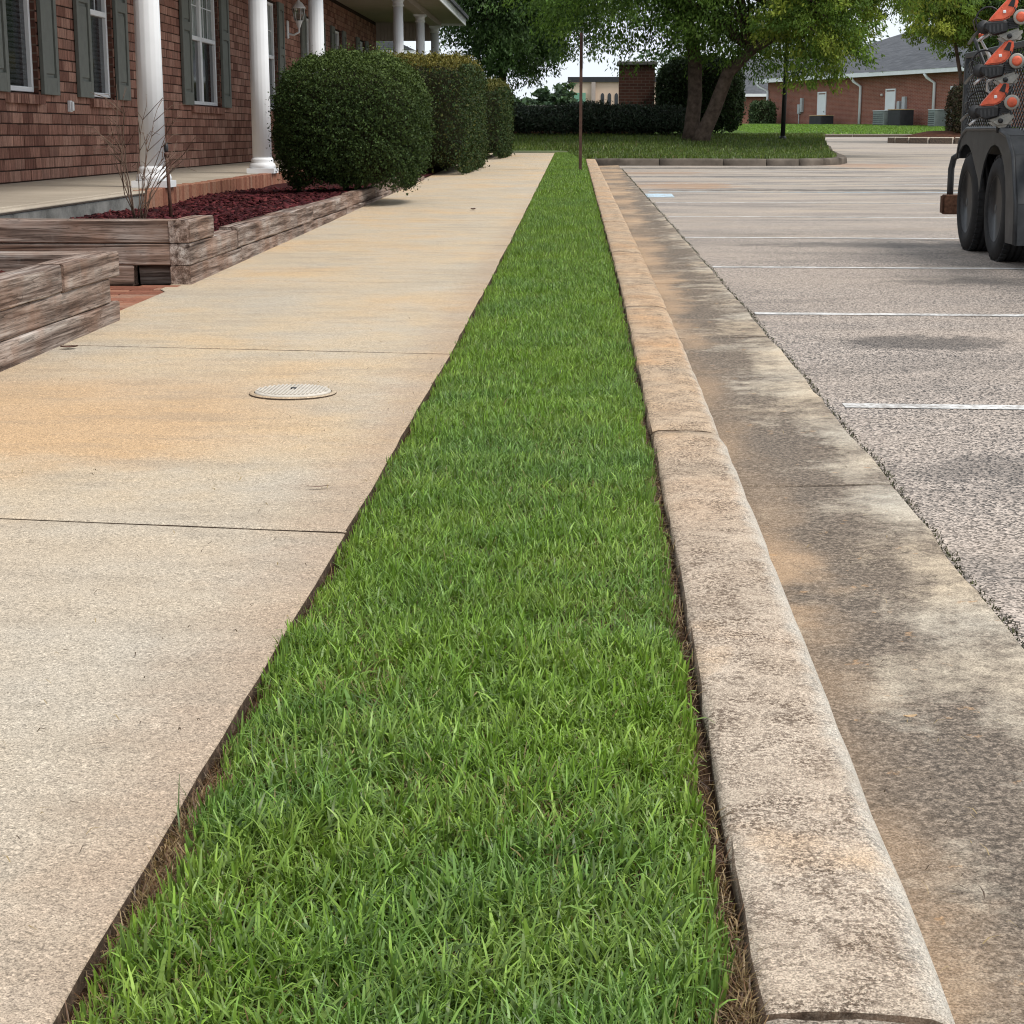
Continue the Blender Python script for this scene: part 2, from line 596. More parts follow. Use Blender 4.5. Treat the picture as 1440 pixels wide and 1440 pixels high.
    for nm, cs, sc in (('far_brick', ((.23, .085, .06), (.28, .11, .075), (.31, .21, .17)), 1.0),
                       ('wall_brick', ((.075, .036, .028), (.11, .05, .036), (.13, .095, .075)), 1.0)):  # dark brick, darkened further for tree shade on the low wall and pillar
        m = Mat(nm, .92, .1)
        t = m.n('ShaderNodeTexBrick')
        x, y, z = m.sep()
        cb = m.n('ShaderNodeCombineXYZ')
        m.l(m.math('ADD', x, y), cb.inputs[0]); m.l(z, cb.inputs[1])
        m.l(cb.outputs[0], t.inputs['Vector'])
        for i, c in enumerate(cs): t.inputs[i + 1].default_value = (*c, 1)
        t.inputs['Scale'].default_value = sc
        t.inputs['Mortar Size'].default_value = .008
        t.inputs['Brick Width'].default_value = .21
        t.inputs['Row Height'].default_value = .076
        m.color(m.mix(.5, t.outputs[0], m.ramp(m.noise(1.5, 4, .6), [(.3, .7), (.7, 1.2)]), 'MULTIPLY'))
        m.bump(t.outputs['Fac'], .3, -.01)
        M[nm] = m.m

    # --- house paint, metals, plastics
    M['white'] = plain('white_paint', (.78, .79, .80), .5, .35, 0, .05, 3)
    M['offwhite'] = plain('off_white_vinyl', (.62, .58, .53), .6, .3, 0, .06, 4)
    M['soffit'] = plain('beige_soffit', (.40, .335, .30), .75, .2, 0, .08, 3)
    M['shutter'] = plain('grey_green_paint', (.15, .158, .14), .6, .3, 0, .12, 10)
    M['porch'] = None
    m = Mat('porch_concrete', .9, .15)
    b_ = m.ramp(m.noise(1.2, 5, .65), [(.3, (.34, .29, .23)), (.7, (.46, .40, .32))])
    m.color(m.mix(.6, b_, m.ramp(m.noise(220, 3, .7), [(.32, .6), (.6, 1.2)]), 'MULTIPLY'))
    m.bump(m.noise(120, 4, .7), .3, .004)
    M['porch'] = m.m
    m = Mat('grey_concrete', .92, .1)
    b_ = m.ramp(m.noise(3.0, 6, .7), [(.32, (.085, .085, .08)), (.5, (.19, .187, .175)), (.7, (.28, .272, .255))])
    m.color(m.mix(.5, b_, m.ramp(m.noise(150, 3, .7), [(.32, .6), (.6, 1.2)]), 'MULTIPLY'))
    m.bump(m.noise(100, 4, .7), .4, .005)
    M['greyconc'] = m.m
    m = Mat('window_glass', .06, .6)
    m.color((.018, .02, .024))
    M['glass'] = m.m
    m = Mat('curtained_glass', .12, .5)
    m.color(m.ramp(m.noise(1, 2, .5, m.mapv(scale=(1, 26, .6))), [(.35, (.10, .125, .115)), (.65, (.24, .27, .25))]))
    M['curtain'] = m.m
    m = Mat('blind_glass', .10, .5)
    x, y, z = m.sep()
    sl = m.math('FRACT', m.math('MULTIPLY', z, 22.0))
    m.color(m.ramp(sl, [(.15, (.012, .014, .016)), (.5, (.045, .05, .055))]))
    M['blind'] = m.m
    m = Mat('clear_lamp_glass', .1, .5)
    m.color((.55, .55, .5)); m.b.inputs['Transmission Weight'].default_value = .85
    M['lampglass'] = m.m
    M['shingle'] = None
    m = Mat('grey_shingles', .95, .1)
    t = m.n('ShaderNodeTexBrick')
    x, y, z = m.sep()
    cb = m.n('ShaderNodeCombineXYZ')
    m.l(m.math('ADD', x, y), cb.inputs[0]); m.l(m.math('MULTIPLY', z, 2.0), cb.inputs[1])
    m.l(cb.outputs[0], t.inputs['Vector'])
    for i, c in enumerate(((.085, .09, .10), (.125, .13, .14), (.06, .06, .065))): t.inputs[i + 1].default_value = (*c, 1)
    t.inputs['Scale'].default_value = 1; t.inputs['Brick Width'].default_value = .33; t.inputs['Row Height'].default_value = .14
    t.inputs['Mortar Size'].default_value = .012
    m.color(t.outputs[0]); M['shingle'] = m.m
    M['bark'] = plain('bark', (.09, .064, .05), .95, .08, 0, .45, 9, .8)
    M['twig'] = plain('dry_twig', (.17, .115, .085), .9, .1, 0, .3, 30)
    M['core'] = plain('shrub_twigs', (.022, .022, .012), .98, .02, 0, .5, 40, .8)
    M['pipe_brown'] = plain('brown_pipe', (.10, .048, .035), .6, .3, 0, .25, 40)
    M['black'] = plain('black_plastic', (.016, .016, .017), .45, .4, 0, .2, 30)
    M['rubber'] = None
    m = Mat('tyre_rubber', .82, .25)
    m.color(m.ramp(m.noise(9, 5, .65), [(.3, (.016, .016, .017)), (.62, (.032, .032, .033)), (.8, (.06, .057, .053))]))
    m.bump(m.noise(120, 3, .6), .25, .003)
    M['rubber'] = m.m
    m = Mat('dusty_black_paint', .5, .4)
    m.color(m.ramp(m.noise(7, 6, .7), [(.3, (.028, .03, .033)), (.6, (.055, .058, .062)), (.78, (.11, .108, .10))]))
    m.bump(m.noise(60, 4, .6), .1, .003)
    M['trailer'] = m.m
    M['rim'] = plain('dusty_rim', (.05, .05, .052), .55, .4, .3, .3, 20)
    M['rust'] = plain('rusty_metal', (.10, .05, .032), .9, .15, 0, .5, 40, .6)
    M['postbrown'] = plain('brown_post', (.085, .048, .036), .75, .2, 0, .3, 14)
    M['orange'] = plain('orange_plastic', (.68, .13, .065), .5, .35, 0, .28, 22)
    M['tank'] = plain('smoky_tank', (.33, .315, .28), .4, .4, 0, .2, 18)
    M['steel'] = plain('bright_steel', (.62, .62, .62), .35, .5, .5, .15, 20)
    M['sign'] = plain('aluminium_sign', (.45, .48, .50), .45, .4, .4, .1, 6)
    M['cover'] = plain('grey_plastic_lid', (.52, .475, .41), .75, .25, 0, .14, 30, .2)
    M['acgreen'] = plain('ac_grey', (.20, .23, .22), .6, .3, 0, .15, 6)
    M['acblack'] = plain('dark_cabinet', (.03, .03, .033), .6, .3, 0, .2, 6)
    M['meter'] = plain('meter_grey', (.42, .44, .44), .55, .3, 0, .1, 6)
    M['door'] = plain('white_door', (.74, .75, .76), .5, .3, 0, .04, 2)
    M['cream'] = plain('cream_stucco', (.62, .47, .36), .9, .1, 0, .06, .5)
    M['greenroof'] = plain('green_metal', (.16, .34, .24), .6, .3, 0, .1, 1)
    M['deadleaf'] = plain('dead_leaf', (.10, .055, .042), .9, .1, 0, .4, 60)
    M['tanleaf'] = plain('tan_leaf', (.42, .29, .17), .85, .1, 0, .3, 60)
    M['leaf'] = leafmat('foliage', .36, .55, .2)
    M['shrubleaf'] = leafmat('shrub_foliage', .10, .6, .15)
    M['grass'] = leafmat('grass_blades', .24, .40, .35)
    M['mulch'] = None
    m = Mat('red_mulch', .9, .12)
    at = m.n('ShaderNodeAttribute', attribute_name='Col')
    m.color(m.mix(.5, at.outputs['Color'], m.ramp(m.noise(120, 4, .7), [(.3, .5), (.6, 1.2)]), 'MULTIPLY'))
    M['mulch'] = m.m
    M['mulchbed'] = plain('mulch_bed', (.045, .014, .014), .95, .05, 0, .4, 40, .8)


make_materials()

# ================================================================== THE GROUND
ys = np.concatenate([np.linspace(-20, 130, 60), np.linspace(140, 900, 24)])
xs = np.linspace(-500, 500, 51)
V = np.array([(x, y, float(terr(y))) for y in ys for x in xs])
n = len(xs)
F = [(j * n + i, j * n + i + 1, (j + 1) * n + i + 1, (j + 1) * n + i) for j in range(len(ys) - 1) for i in range(n - 1)]
tag(link(np_mesh('ground', V, [np.array(F)]), 'ground', M['terrain']), kind='structure')


def strip_mesh(name, xl, xr, ya, yb, z, ny, nx=2, thick=0.0):
    """a sheet between two edge functions, following the slope"""
    yy = np.linspace(ya, yb, ny)
    V, F = [], []
    for y in yy:
        a, b = float(xl(y)), float(xr(y))
        for i in range(nx):
            t = i / (nx - 1)
            V.append((a + (b - a) * t, y, gz(y) + (z(t, y) if callable(z) else z)))
    for j in range(ny - 1):
        for i in range(nx - 1):
            F.append((j * nx + i, j * nx + i + 1, (j + 1) * nx + i + 1, (j + 1) * nx + i))
    return np_mesh(name, np.array(V), [np.array(F)])


# edges of the strip, kerb and gutter
WALK_R = -0.482
KERB_L, KERB_R, GUT_R = 0.157, 0.345, 0.765

# asphalt
lot = tag(link(strip_mesh('parking_lot', lambda y: GUT_R - .05 + bend(y), lambda y: 60.0, -10, 76, -.13, 90, 30), 'parking_lot', M['asphalt']), kind='structure')


def line_marking(y0, x0, x1, w, mat, skew=-.03):
    yc = y0
    V = []
    nn = 14
    for i in range(nn):
        x = x0 + (x1 - x0) * i / (nn - 1)
        for s in (-.5, .5):
            y = yc + skew * (x - x0) + s * w + random.uniform(-.004, .004)
            V.append((x, y, gz(y) - .13 + .0025))
    F = [(2 * i, 2 * i + 2, 2 * i + 3, 2 * i + 1) for i in range(nn - 1)]
    return link(np_mesh('parking_line', np.array(V), [np.array(F)]), 'parking_line', mat, lot)


for y, x0 in ((5.70, .82), (8.42, .77), (11.05, .74), (13.75, .70), (16.6, .69), (19.3, .66), (24.6, .60), (27.3, .55), (30.0, .52)):
    line_marking(y, x0, 5.9, .09, M['paint_white'])
o = line_marking(21.0, .60, .92, .95, M['paint_blue'], 0.0); o['label'] = 'pale blue painted block at the end of a parking line'
o = line_marking(22.0, .66, 5.9, .10, M['paint_blue']); o['label'] = 'pale blue parking line'

# gutter slabs
gutter = structure('gutter', (GUT_R - .2, 5, gz(5) - .13))
gy = [-2, .45, 1.5 + 2.16, 7.0, 9.9, 12.8, 15.7, 18.6, 21.5, 24.4, 27.3, 30.2, 33.35]
gy[2] = 4.40; gy[1] = 1.36; gy[3] = 7.44


def slab(name, parent, xl, xr, y0, y1, ztop, zbot, mat, skew=0.0, gap=.007, nx=8, seed=0, edge=.004, wob=.004, jl=True, jr=True):
    """a paving slab as a closed block with worn, slightly rounded edges"""
    rr = np.random.default_rng(seed)
    ny = max(6, int((y1 - y0) / .12))
    top = []
    for j in range(ny):
        t = j / (ny - 1)
        row = []
        for i in range(nx):
            # inset rings for the rounded arris
            s = [0, .0025, .009][i] if i < 3 else (1 - [0, .0025, .009][nx - 1 - i] if i >= nx - 3 else .009 + .982 * (i - 2) / (nx - 5))
            tt = [0, .0016, .006][j] if j < 3 else (1 - [0, .0016, .006][ny - 1 - j] if j >= ny - 3 else t)
            ym = y0 + gap + (y1 - y0 - 2 * gap) * tt
            a, b = float(xl(ym)), float(xr(ym))
            x = a + (b - a) * s
            y = ym + skew * (x - (a + b) / 2)
            z = ztop(s, y)
            if i in (0, nx - 1) or j in (0, ny - 1): z -= edge * 1.5
            elif i in (1, nx - 2) or j in (1, ny - 2): z -= edge * .35
            if i == 0 and jl: x += rr.normal(0, wob)
            if i == nx - 1 and jr: x += rr.normal(0, wob)
            if j in (0, ny - 1): y += rr.normal(0, .0022)
            row.append((x, y, z))
        top.append(row)
    V = [p for r_ in top for p in r_]
    F = [(j * nx + i, j * nx + i + 1, (j + 1) * nx + i + 1, (j + 1) * nx + i) for j in range(ny - 1) for i in range(nx - 1)]
    ring = [i for i in range(nx)] + [j * nx + nx - 1 for j in range(1, ny)] + [(ny - 1) * nx + i for i in range(nx - 2, -1, -1)] + [j * nx for j in range(ny - 2, 0, -1)]
    b0 = len(V)
    for k in ring:
        x, y, z = V[k]
        V.append((x, y, z - zbot))
    m_ = len(ring)
    F += [(ring[k], b0 + k, b0 + (k + 1) % m_, ring[(k + 1) % m_]) for k in range(m_)]
    me = np_mesh(name, np.array(V), [np.array(F)], True)
    return link(me, name, mat, parent)


for i in range(len(gy) - 1):
    slab('slab', gutter, lambda y: KERB_R - .03 + bend(y), lambda y: GUT_R + bend(y) + .004 * math.sin(y * 3.1) + .003 * math.sin(y * 8.3), gy[i], gy[i + 1],
         lambda s, y: gz(y) - .128 + .012 * s * s, .1, M['gutter'], -.02, .005, 9, 50 + i, .004, .005, False, True)

# sidewalk slabs
walk = structure('sidewalk', (-1.2, 5, gz(5)))
JS = [-4.3, -1.73, .84, 3.42, 6.05, 8.6] + [8.6 + 2.57 * k for k in range(1, 12)]
JS[-1] = 38.6
JS = [j for j in JS if j <= 38.6]


def walk_left(y):
    return (-1.98 if y < 8 else -2.02) + float(bend(y)) * (1.0 if y > 8 else .6)


for i in range(len(JS) - 1):
    lo, hi = JS[i], JS[i + 1]
    rr = np.random.default_rng(300 + i)
    dz = rr.uniform(-.0008, .0008)
    slab('slab', walk, walk_left, lambda y: WALK_R + float(bend(y)) + .002 * math.sin(y * 2.3), lo, hi,
         lambda s, y, dz=dz: gz(y) + dz, .12, M['walk'], -.13 if i < 6 else -.08, .009 if i < 3 else (.0065 if i < 4 else .0042), 14, 300 + i, .0012, .0010, False, True)

# kerb: a rounded profile in lengths, with the far return along the lawn
kerb = structure('kerb', (.25, 5, gz(5)))
PROF = [(-.094, -.20), (-.094, -.010), (-.089, -.003), (-.075, 0), (-.04, .001), (0, .001), (.04, 0), (.066, -.003), (.082, -.010), (.092, -.024), (.098, -.05), (.104, -.14), (.104, -.2)]


def kerb_piece(path, seed, name='kerb_length', prof=PROF, zf=None, mat=None):
    rr = np.random.default_rng(seed)
    V, F = [], []
    k = len(prof)
    pts = [Vector((p[0], p[1])) for p in path]
    off = rr.uniform(-.0025, .0025)
    nn = len(pts)
    for i, p in enumerate(pts):
        t = (pts[min(i + 1, nn - 1)] - pts[max(i - 1, 0)]).normalized()
        nrm = Vector((t.y, -t.x))
        endk = .004 if i in (0, nn - 1) else 0
        for a, h in prof:
            j = rr.normal(0, .0014)
            q = p + nrm * (a * (1 - endk * 4) + off + (j if h > -.1 else 0))
            z = (zf(q.y) if zf else gz(q.y)) + h + (rr.normal(0, .0009) - endk if h > -.1 else 0)
            V.append((q.x, q.y, z))
    for i in range(nn - 1):
        for j in range(k - 1):
            F.append((i * k + j, (i + 1) * k + j, (i + 1) * k + j + 1, i * k + j + 1))
    caps = [tuple(range(k)), tuple((nn - 1) * k + j for j in range(k))[::-1]]
    me = np_mesh(name, np.array(V), [np.array(F), np.array(caps)], True)
    return link(me, name, mat or M['kerb'], kerb)


ky = [-2.0, 1.47, 4.50, 7.55, 10.6, 13.65, 16.7, 19.75, 22.8, 25.85, 28.9, 31.9, 33.4]
for i in range(len(ky) - 1):
    yy = np.linspace(ky[i] + .006, ky[i + 1] - .006, max(3, int((ky[i + 1] - ky[i]) / .1)))
    kerb_piece([(0.25 + float(bend(y)), y) for y in yy], 700 + i)
# the far return: faces the lot
ret = [(-.05, 33.62), (1.2, 33.6), (2.4, 33.58), (3.2, 33.55), (3.8, 33.6), (4.25, 33.85), (4.6, 34.4), (4.85, 35.3), (5.0, 36.6), (5.15, 38.5), (5.45, 42), (6.2, 48)]
for i in range(len(ret) - 1):
    a, b = Vector(ret[i]), Vector(ret[i + 1])
    d = (b - a).normalized() * .006
    kerb_piece([tuple((a + d).lerp(b - d, t)) for t in (0, .25, .5, .75, 1)], 800 + i, mat=M['gutter_dark'])

# soil of the strip
tag(link(strip_mesh('soil_bed', lambda y: WALK_R - .01 + bend(y), lambda y: KERB_L + .01 + bend(y), -1, 38.6,
                    lambda t, y: -.021 + .006 * min(1, 8 * t * (1 - t)) + .003 * math.sin(y * 31) * math.sin(y * 13 + t * 9), 900, 12), 'soil_bed', M['soil']), kind='structure')


# ================================================================== GRASS
def vnoise(x, y, f, seed=0):
    """cheap smooth noise, numpy"""
    r = np.random.default_rng(seed)
    out = np.zeros_like(x)
    for k in range(6):
        a, b, p = r.uniform(-1, 1), r.uniform(-1, 1), r.uniform(0, 6.28)
        out += np.sin((x * a + y * b) * f * (1 + .35 * k) * 2.2 + p + 1.3 * np.sin((y * a - x * b) * f * 1.7 + p * 2))
    return out / 6


def blade_mesh(name, x, y, z, h, w, az, lean, segs, col, tipw=.25, roll=None):
    N = len(x)
    ts = np.linspace(0, 1, segs + 1)
    dx, dy = np.cos(az), np.sin(az)
    ph = RNG.uniform(-.9, .9, N) if roll is None else roll
    sx, sy = -np.sin(az + ph), np.cos(az + ph)
    V = np.zeros((N, 2 * (segs + 1), 3), np.float32)
    C = np.zeros((N, 2 * (segs + 1), 3), np.float32)
    for i, t in enumerate(ts):
        out = lean * h * (t ** 1.7)
        up = h * t * np.sqrt(np.maximum(.06, 1 - (np.minimum(lean, .98) * t ** .8) ** 2))
        ww = w * .5 * ((1 - t) ** .55 * (1 - tipw) + tipw) * (0.65 + .35 * min(1, t * 4))
        cx, cy, cz = x + dx * out, y + dy * out, z + up
        V[:, 2 * i] = np.stack([cx - sx * ww, cy - sy * ww, cz], 1)
        V[:, 2 * i + 1] = np.stack([cx + sx * ww, cy + sy * ww, cz + ww * .25], 1)
        k = .0 + 1.0 * t
        pale = np.array([.20, .19, .07])
        base = col * .9 + pale * .08
        C[:, 2 * i] = base * (1 - k) + col * k
        C[:, 2 * i + 1] = C[:, 2 * i]
    idx = np.arange(N)[:, None] * (2 * (segs + 1))
    q = np.array([[2 * i, 2 * i + 1, 2 * i + 3, 2 * i + 2] for i in range(segs)])
    F = (idx[:, :, None] + q[None]).reshape(-1, 4)
    return V.reshape(-1, 3), F, C.reshape(-1, 3)


def grass_colors(x, y, N, dry=.05):
    a = vnoise(x, y, 2.2, 3)[:, None]
    b = vnoise(x, y, 6.0, 4)[:, None]
    g1 = np.array([.155, .262, .031]); g2 = np.array([.125, .225, .050]); g3 = np.array([.22, .315, .055])
    c = g1 + (g2 - g1) * np.clip(.5 + 1.4 * a + RNG.normal(0, .35, (N, 1)), 0, 1)
    c = c + (g3 - c) * np.clip(.22 + 1.0 * b + RNG.normal(0, .3, (N, 1)), 0, 1) * .8
    c *= np.clip(RNG.lognormal(.0, .36, (N, 1)), .4, 1.65)
    d = RNG.random(N) < np.clip(dry + dry * 2.2 * vnoise(x, y, 3.5, 9) + .42 * np.exp(-((x + .33) / .09) ** 2 - ((y - 2.42) / .14) ** 2) + .25 * np.exp(-((x + .02) / .07) ** 2 - ((y - 1.85) / .10) ** 2) + .2 * np.exp(-((x + .22) / .1) ** 2 - ((y - 1.98) / .08) ** 2), .004, 1)
    tan = np.array([.34, .27, .12]) * RNG.uniform(.45, 1.1, (N, 1))
    red = RNG.random((N, 1)) < .18
    tan = np.where(red, np.array([.19, .105, .05]), tan)
    c[d] = tan[d]
    return np.clip(c, .01, .8)


def lgap(y):      # where the trimmed edge has bared the soil beside the walk
    y = np.asarray(y)
    return .007 + .006 * vnoise(np.asarray(y, float) * 0, np.asarray(y, float), 12, 41) + .030 * np.exp(-((y - 1.80) / .14) ** 2) + .020 * np.exp(-((y - 2.02) / .08) ** 2) + .005 * np.sin(y * 9) + .004 * np.sin(y * 23) + .007 * np.exp(-((y - 3.3) / .15) ** 2)


def rgap(y):
    y = np.asarray(y)
    return .011 + .006 * vnoise(np.asarray(y, float) * 0, np.asarray(y, float), 11, 43) + .004 * np.sin(y * 7 + 1) + .004 * np.sin(y * 19) + .03 * np.exp(-((y - 1.45) / .12) ** 2) + .008 * np.exp(-((y - 2.2) / .5) ** 2)


def strip_grass():
    Vs, Fs, Cs = [], [], []
    base = 0
    for (ya, yb, dens, segs, hm, wm) in ((1.0, 2.6, 54000, 4, .038, .0034), (2.6, 5.2, 44000, 3, .031, .0029), (5.2, 10, 25000, 2, .031, .0034),
                                        (10, 18, 12000, 1, .032, .0052), (18, 38.5, 4500, 1, .035, .0095)):
        N = int((yb - ya) * .64 * dens)
        y = RNG.uniform(ya, yb, N)
        u = RNG.uniform(0, 1, N)
        # tufts: pull blades towards tuft centres
        l = WALK_R + bend(y) + lgap(y); r = KERB_L + bend(y) - rgap(y)
        x = l + (r - l) * u
        tn = vnoise(x, y, 14, 21) + .6 * vnoise(x, y, 33, 22)
        keep = (RNG.random(N) < np.clip(.80 + .55 * tn, .12, 1))
        x, y, u, l, r, tn = x[keep], y[keep], u[keep], l[keep], r[keep], tn[keep]
        N = len(x)
        e = np.minimum(x - l, r - x)
        z = S * y - .020 + .008 * np.clip(e / .06, 0, 1)
        h = hm * RNG.lognormal(0, .24, N) * (1 + .30 * vnoise(x, y, 5, 5) + .22 * tn) * (.62 + .38 * np.clip(e / .045, 0, 1))
        h = np.minimum(h, hm * 1.55)
        w = wm * RNG.lognormal(0, .32, N)
        az = RNG.uniform(0, 2 * np.pi, N) + 1.6 * vnoise(x, y, 9, 6)
        lean = np.clip(np.abs(RNG.normal(.62, .27, N)), .05, .97)
        # blades beside the trimmed edges do not flop over them
        nearL = (x - l < .035) & (np.cos(az) < 0.1); nearR = (r - x < .03) & (np.cos(az) > -.1)
        flop = RNG.random(N) < .12
        lean = np.where(flop, lean, np.where(nearL, lean * .30, np.where(nearR, lean * .3, lean)))
        dryp = .10 if ya < 5 else .05
        c = grass_colors(x, y, N, dryp)
        isdry = c[:, 0] > c[:, 1]
        w = np.where(isdry, w * .6, w); h = np.where(isdry, h * .8, h); lean = np.where(isdry, np.clip(lean + .15, 0, .97), lean)
        v, f, cc = blade_mesh('g', x, y, z, h, w, az, lean, segs, c)
        Vs.append(v); Fs.append(f + base); Cs.append(cc); base += len(v)
    # brown thatch lying low
    N = 26000
    y = 1.0 + 7 * RNG.random(N) ** 1.5
    l = WALK_R + bend(y) + lgap(y) * .8 + .012; r = KERB_L + bend(y) - rgap(y) * .7 - .006
    u = RNG.random(N)
    side = RNG.random(N)
    u = np.where(side < .18, u ** 3 * .25, np.where(side > .84, 1 - u ** 3 * .25, u))
    x = l + (r - l) * u
    z = S * y - .020 + .006 * np.clip(np.minimum(x - l, r - x) / .06, 0, 1)
    c = np.where(RNG.random((N, 1)) < .5, np.array([.22, .15, .075]), np.array([.12, .065, .038])) * RNG.uniform(.4, 1.2, (N, 1))
    v, f, cc = blade_mesh('t', x, y, z, RNG.uniform(.015, .035, N), RNG.uniform(.0012, .0026, N), RNG.uniform(0, 6.28, N), RNG.uniform(.75, .97, N), 2, c)
    Vs.append(v); Fs.append(f + base); Cs.append(cc); base += len(v)
    # dead grass and roots in the bared edges
    N = 5200
    q = RNG.random(N)
    y = np.where(q < .55, RNG.normal(1.85, .12, N), np.where(q < .8, RNG.normal(1.5, .12, N), RNG.uniform(1.3, 4.2, N)))
    right = (q >= .55) & (RNG.random(N) < .8)
    x = np.where(right, KERB_L - np.abs(RNG.normal(0, .018, N)), WALK_R + .004 + np.abs(RNG.normal(0, .022, N))) + bend(y)
    c = np.where(RNG.random((N, 1)) < .55, np.array([.36, .25, .12]), np.array([.17, .085, .042])) * RNG.uniform(.4, 1.15, (N, 1))
    v, f, cc = blade_mesh('d', x, y, S * y - .022, RNG.uniform(.012, .034, N), RNG.uniform(.0010, .0024, N), RNG.uniform(0, 6.28, N), RNG.uniform(.5, .97, N), 2, c)
    Vs.append(v); Fs.append(f + base); Cs.append(cc); base += len(v)
    # a few long uncut blades standing at the walk edge
    N = 6
    y = np.array([1.86, 1.87, 1.90, 2.8, 2.81, 1.97]); x = WALK_R + bend(y) + RNG.uniform(-.002, .012, N)
    v, f, cc = blade_mesh('e', x, y, S * y - .03, RNG.uniform(.05, .085, N), np.full(N, .003), RNG.uniform(1.5, 4.7, N), RNG.uniform(.2, .6, N), 4, np.tile(np.array([.10, .17, .05]), (N, 1)))
    Vs.append(v); Fs.append(f + base); Cs.append(cc)
    me = np_mesh('grass', np.concatenate(Vs), [np.concatenate(Fs)], False, np.concatenate(Cs))
    o = link(me, 'grass', M['grass'])
    tag(o, 'mown green grass strip between the sidewalk and the kerb', 'grass', kind='stuff')


strip_grass()

# far lawn behind the return kerb
LAWN = [(-9, 38.7), (-.85, 38.7), (-.62, 38.6), (-.32, 33.7), (3.75, 33.68), (4.18, 33.92), (4.5, 34.45), (4.75, 35.33), (4.9, 36.6), (5.05, 38.5), (5.35, 42), (6.1, 48), (6.6, 52), (-9, 52)]


def lawn_z(x, y):
    t = np.clip((y - 37.5) / 6.5, 0, 1)
    return S * np.minimum(y, 38.0) + .015 + t * .36 + np.clip((y - 44) * .012, 0, .2)


def in_poly(x, y, P):
    c = np.zeros(len(x), bool)
    j = len(P) - 1
    for i in range(len(P)):
        xi, yi = P[i]; xj, yj = P[j]
        c ^= ((yi > y) != (yj > y)) & (x < (xj - xi) * (y - yi) / (yj - yi + 1e-9) + xi)
        j = i
    return c


bm = bmesh.new()
bmesh.ops.create_grid(bm, x_segments=1, y_segments=1, size=1)
bm.clear()
vs = [bm.verts.new((x, y, 0)) for x, y in LAWN]
bm.faces.new(vs)
bmesh.ops.triangulate(bm, faces=bm.faces)
for _ in range(5):
    bmesh.ops.subdivide_edges(bm, edges=[e for e in bm.edges if e.calc_length() > .9], cuts=1)
    bmesh.ops.triangulate(bm, faces=bm.faces)
for v in bm.verts: v.co.z = float(lawn_z(v.co.x, v.co.y)) - .03
me = bpy.data.meshes.new('lawn'); bm.to_mesh(me); bm.free()
tag(link(me, 'lawn', M['lawn']), kind='structure')

N = 110000
x = RNG.uniform(-8, 7.4, N); y = RNG.uniform(33.6, 46, N)
k = in_poly(x, y, LAWN)
x, y = x[k], y[k]; N = len(x)
c = grass_colors(x, y, N, .03) * np.array([.58, .50, .56])  # multiplier puts the tree crown's shade into the grass colour
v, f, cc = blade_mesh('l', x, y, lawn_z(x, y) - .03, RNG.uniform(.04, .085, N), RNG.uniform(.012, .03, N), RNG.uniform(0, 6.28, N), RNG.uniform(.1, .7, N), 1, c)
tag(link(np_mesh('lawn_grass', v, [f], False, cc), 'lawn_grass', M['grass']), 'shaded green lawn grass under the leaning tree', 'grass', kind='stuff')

# road and lawn before the brick building at the right
V = np.array([(5.0, 75.9, S * 76 - .13), (70, 75.9, S * 76 - .13), (70, 79, S * 79 - .13), (5, 79, S * 79 - .13)])
tag(link(np_mesh('road', V, [np.array([[0, 1, 2, 3]])]), 'road', M['road']), kind='structure')


def bl_z(y): return S * 77 - .01 + np.clip((y - 77) / 30, 0, 1.4) * .48


yy = np.linspace(77.2, 130, 24); xx = np.linspace(3, 60, 24)
V = np.array([(x, y, float(bl_z(y))) for y in yy for x in xx])
F = [(j * 24 + i, j * 24 + i + 1, (j + 1) * 24 + i + 1, (j + 1) * 24 + i) for j in range(23) for i in range(23)]
tag(link(np_mesh('building_lawn', V, [np.array(F)]), 'building_lawn', M['lawn']), kind='structure')
N = 60000
y = 77.3 + 32 * RNG.random(N); x = RNG.uniform(7, 26, N)
v, f, cc = blade_mesh('l2', x, y, bl_z(y), RNG.uniform(.05, .10, N), RNG.uniform(.03, .07, N), RNG.uniform(0, 6.28, N), RNG.uniform(.1, .7, N), 1, grass_colors(x, y, N, .0) * np.array([.9, .95, .8]))
tag(link(np_mesh('building_lawn_grass', v, [f], False, cc), 'building_lawn_grass', M['grass']), 'bright green lawn grass before the far brick building', 'grass', kind='stuff')
far_kerb = structure('far_kerb', (15, 77, S * 77 - .1))
for i in range(12):
    MB().box(5 + 3 * i + .01, 5 + 3 * i + 2.99, 77.0, 77.2, S * 77 - .2, S * 77 + .0).build('kerb_length', M['kerb'], far_kerb, .015)

# ================================================================== THE BRICK HOUSE WITH ITS PORCH
WX = -4.95                              # wall face in the house frame
FLOOR = .37
COURSE, BLEN = .1016, .305
house = thing('brick_house', hw(WX, 20, FLOOR), 'long red brick house with a white columned porch at left', 'house')
# openings along the wall: (y0, y1, kind)
SILL_Z, HEAD_Z = 1.165, 2.90
OPEN = [(10.6, 11.55, 'single'), (15.5, 16.45, 'single'), (18.22, 19.18, 'single'), (23.05, 24.98, 'twin'), (27.95, 29.88, 'twin'), (33.0, 34.9, 'twin'), (36.95, 38.2, 'single'), (41.2, 42.4, 'single')]
W0, W1, WTOP = 6.0, 44.95, 3.499
wall = MB(HM)
cur = W0
for a, b, k in OPEN:
    wall.box(WX - .22, WX - .012, cur, a, .0, WTOP)
    wall.box(WX - .22, WX - .012, a, b, .0, SILL_Z - .10)
    wall.box(WX - .22, WX - .012, a, b, HEAD_Z, WTOP)
    cur = b
wall.box(WX - .22, WX - .012, cur, W1, .0, WTOP)
wall_o = wall.build('wall', M['mortar'], house)

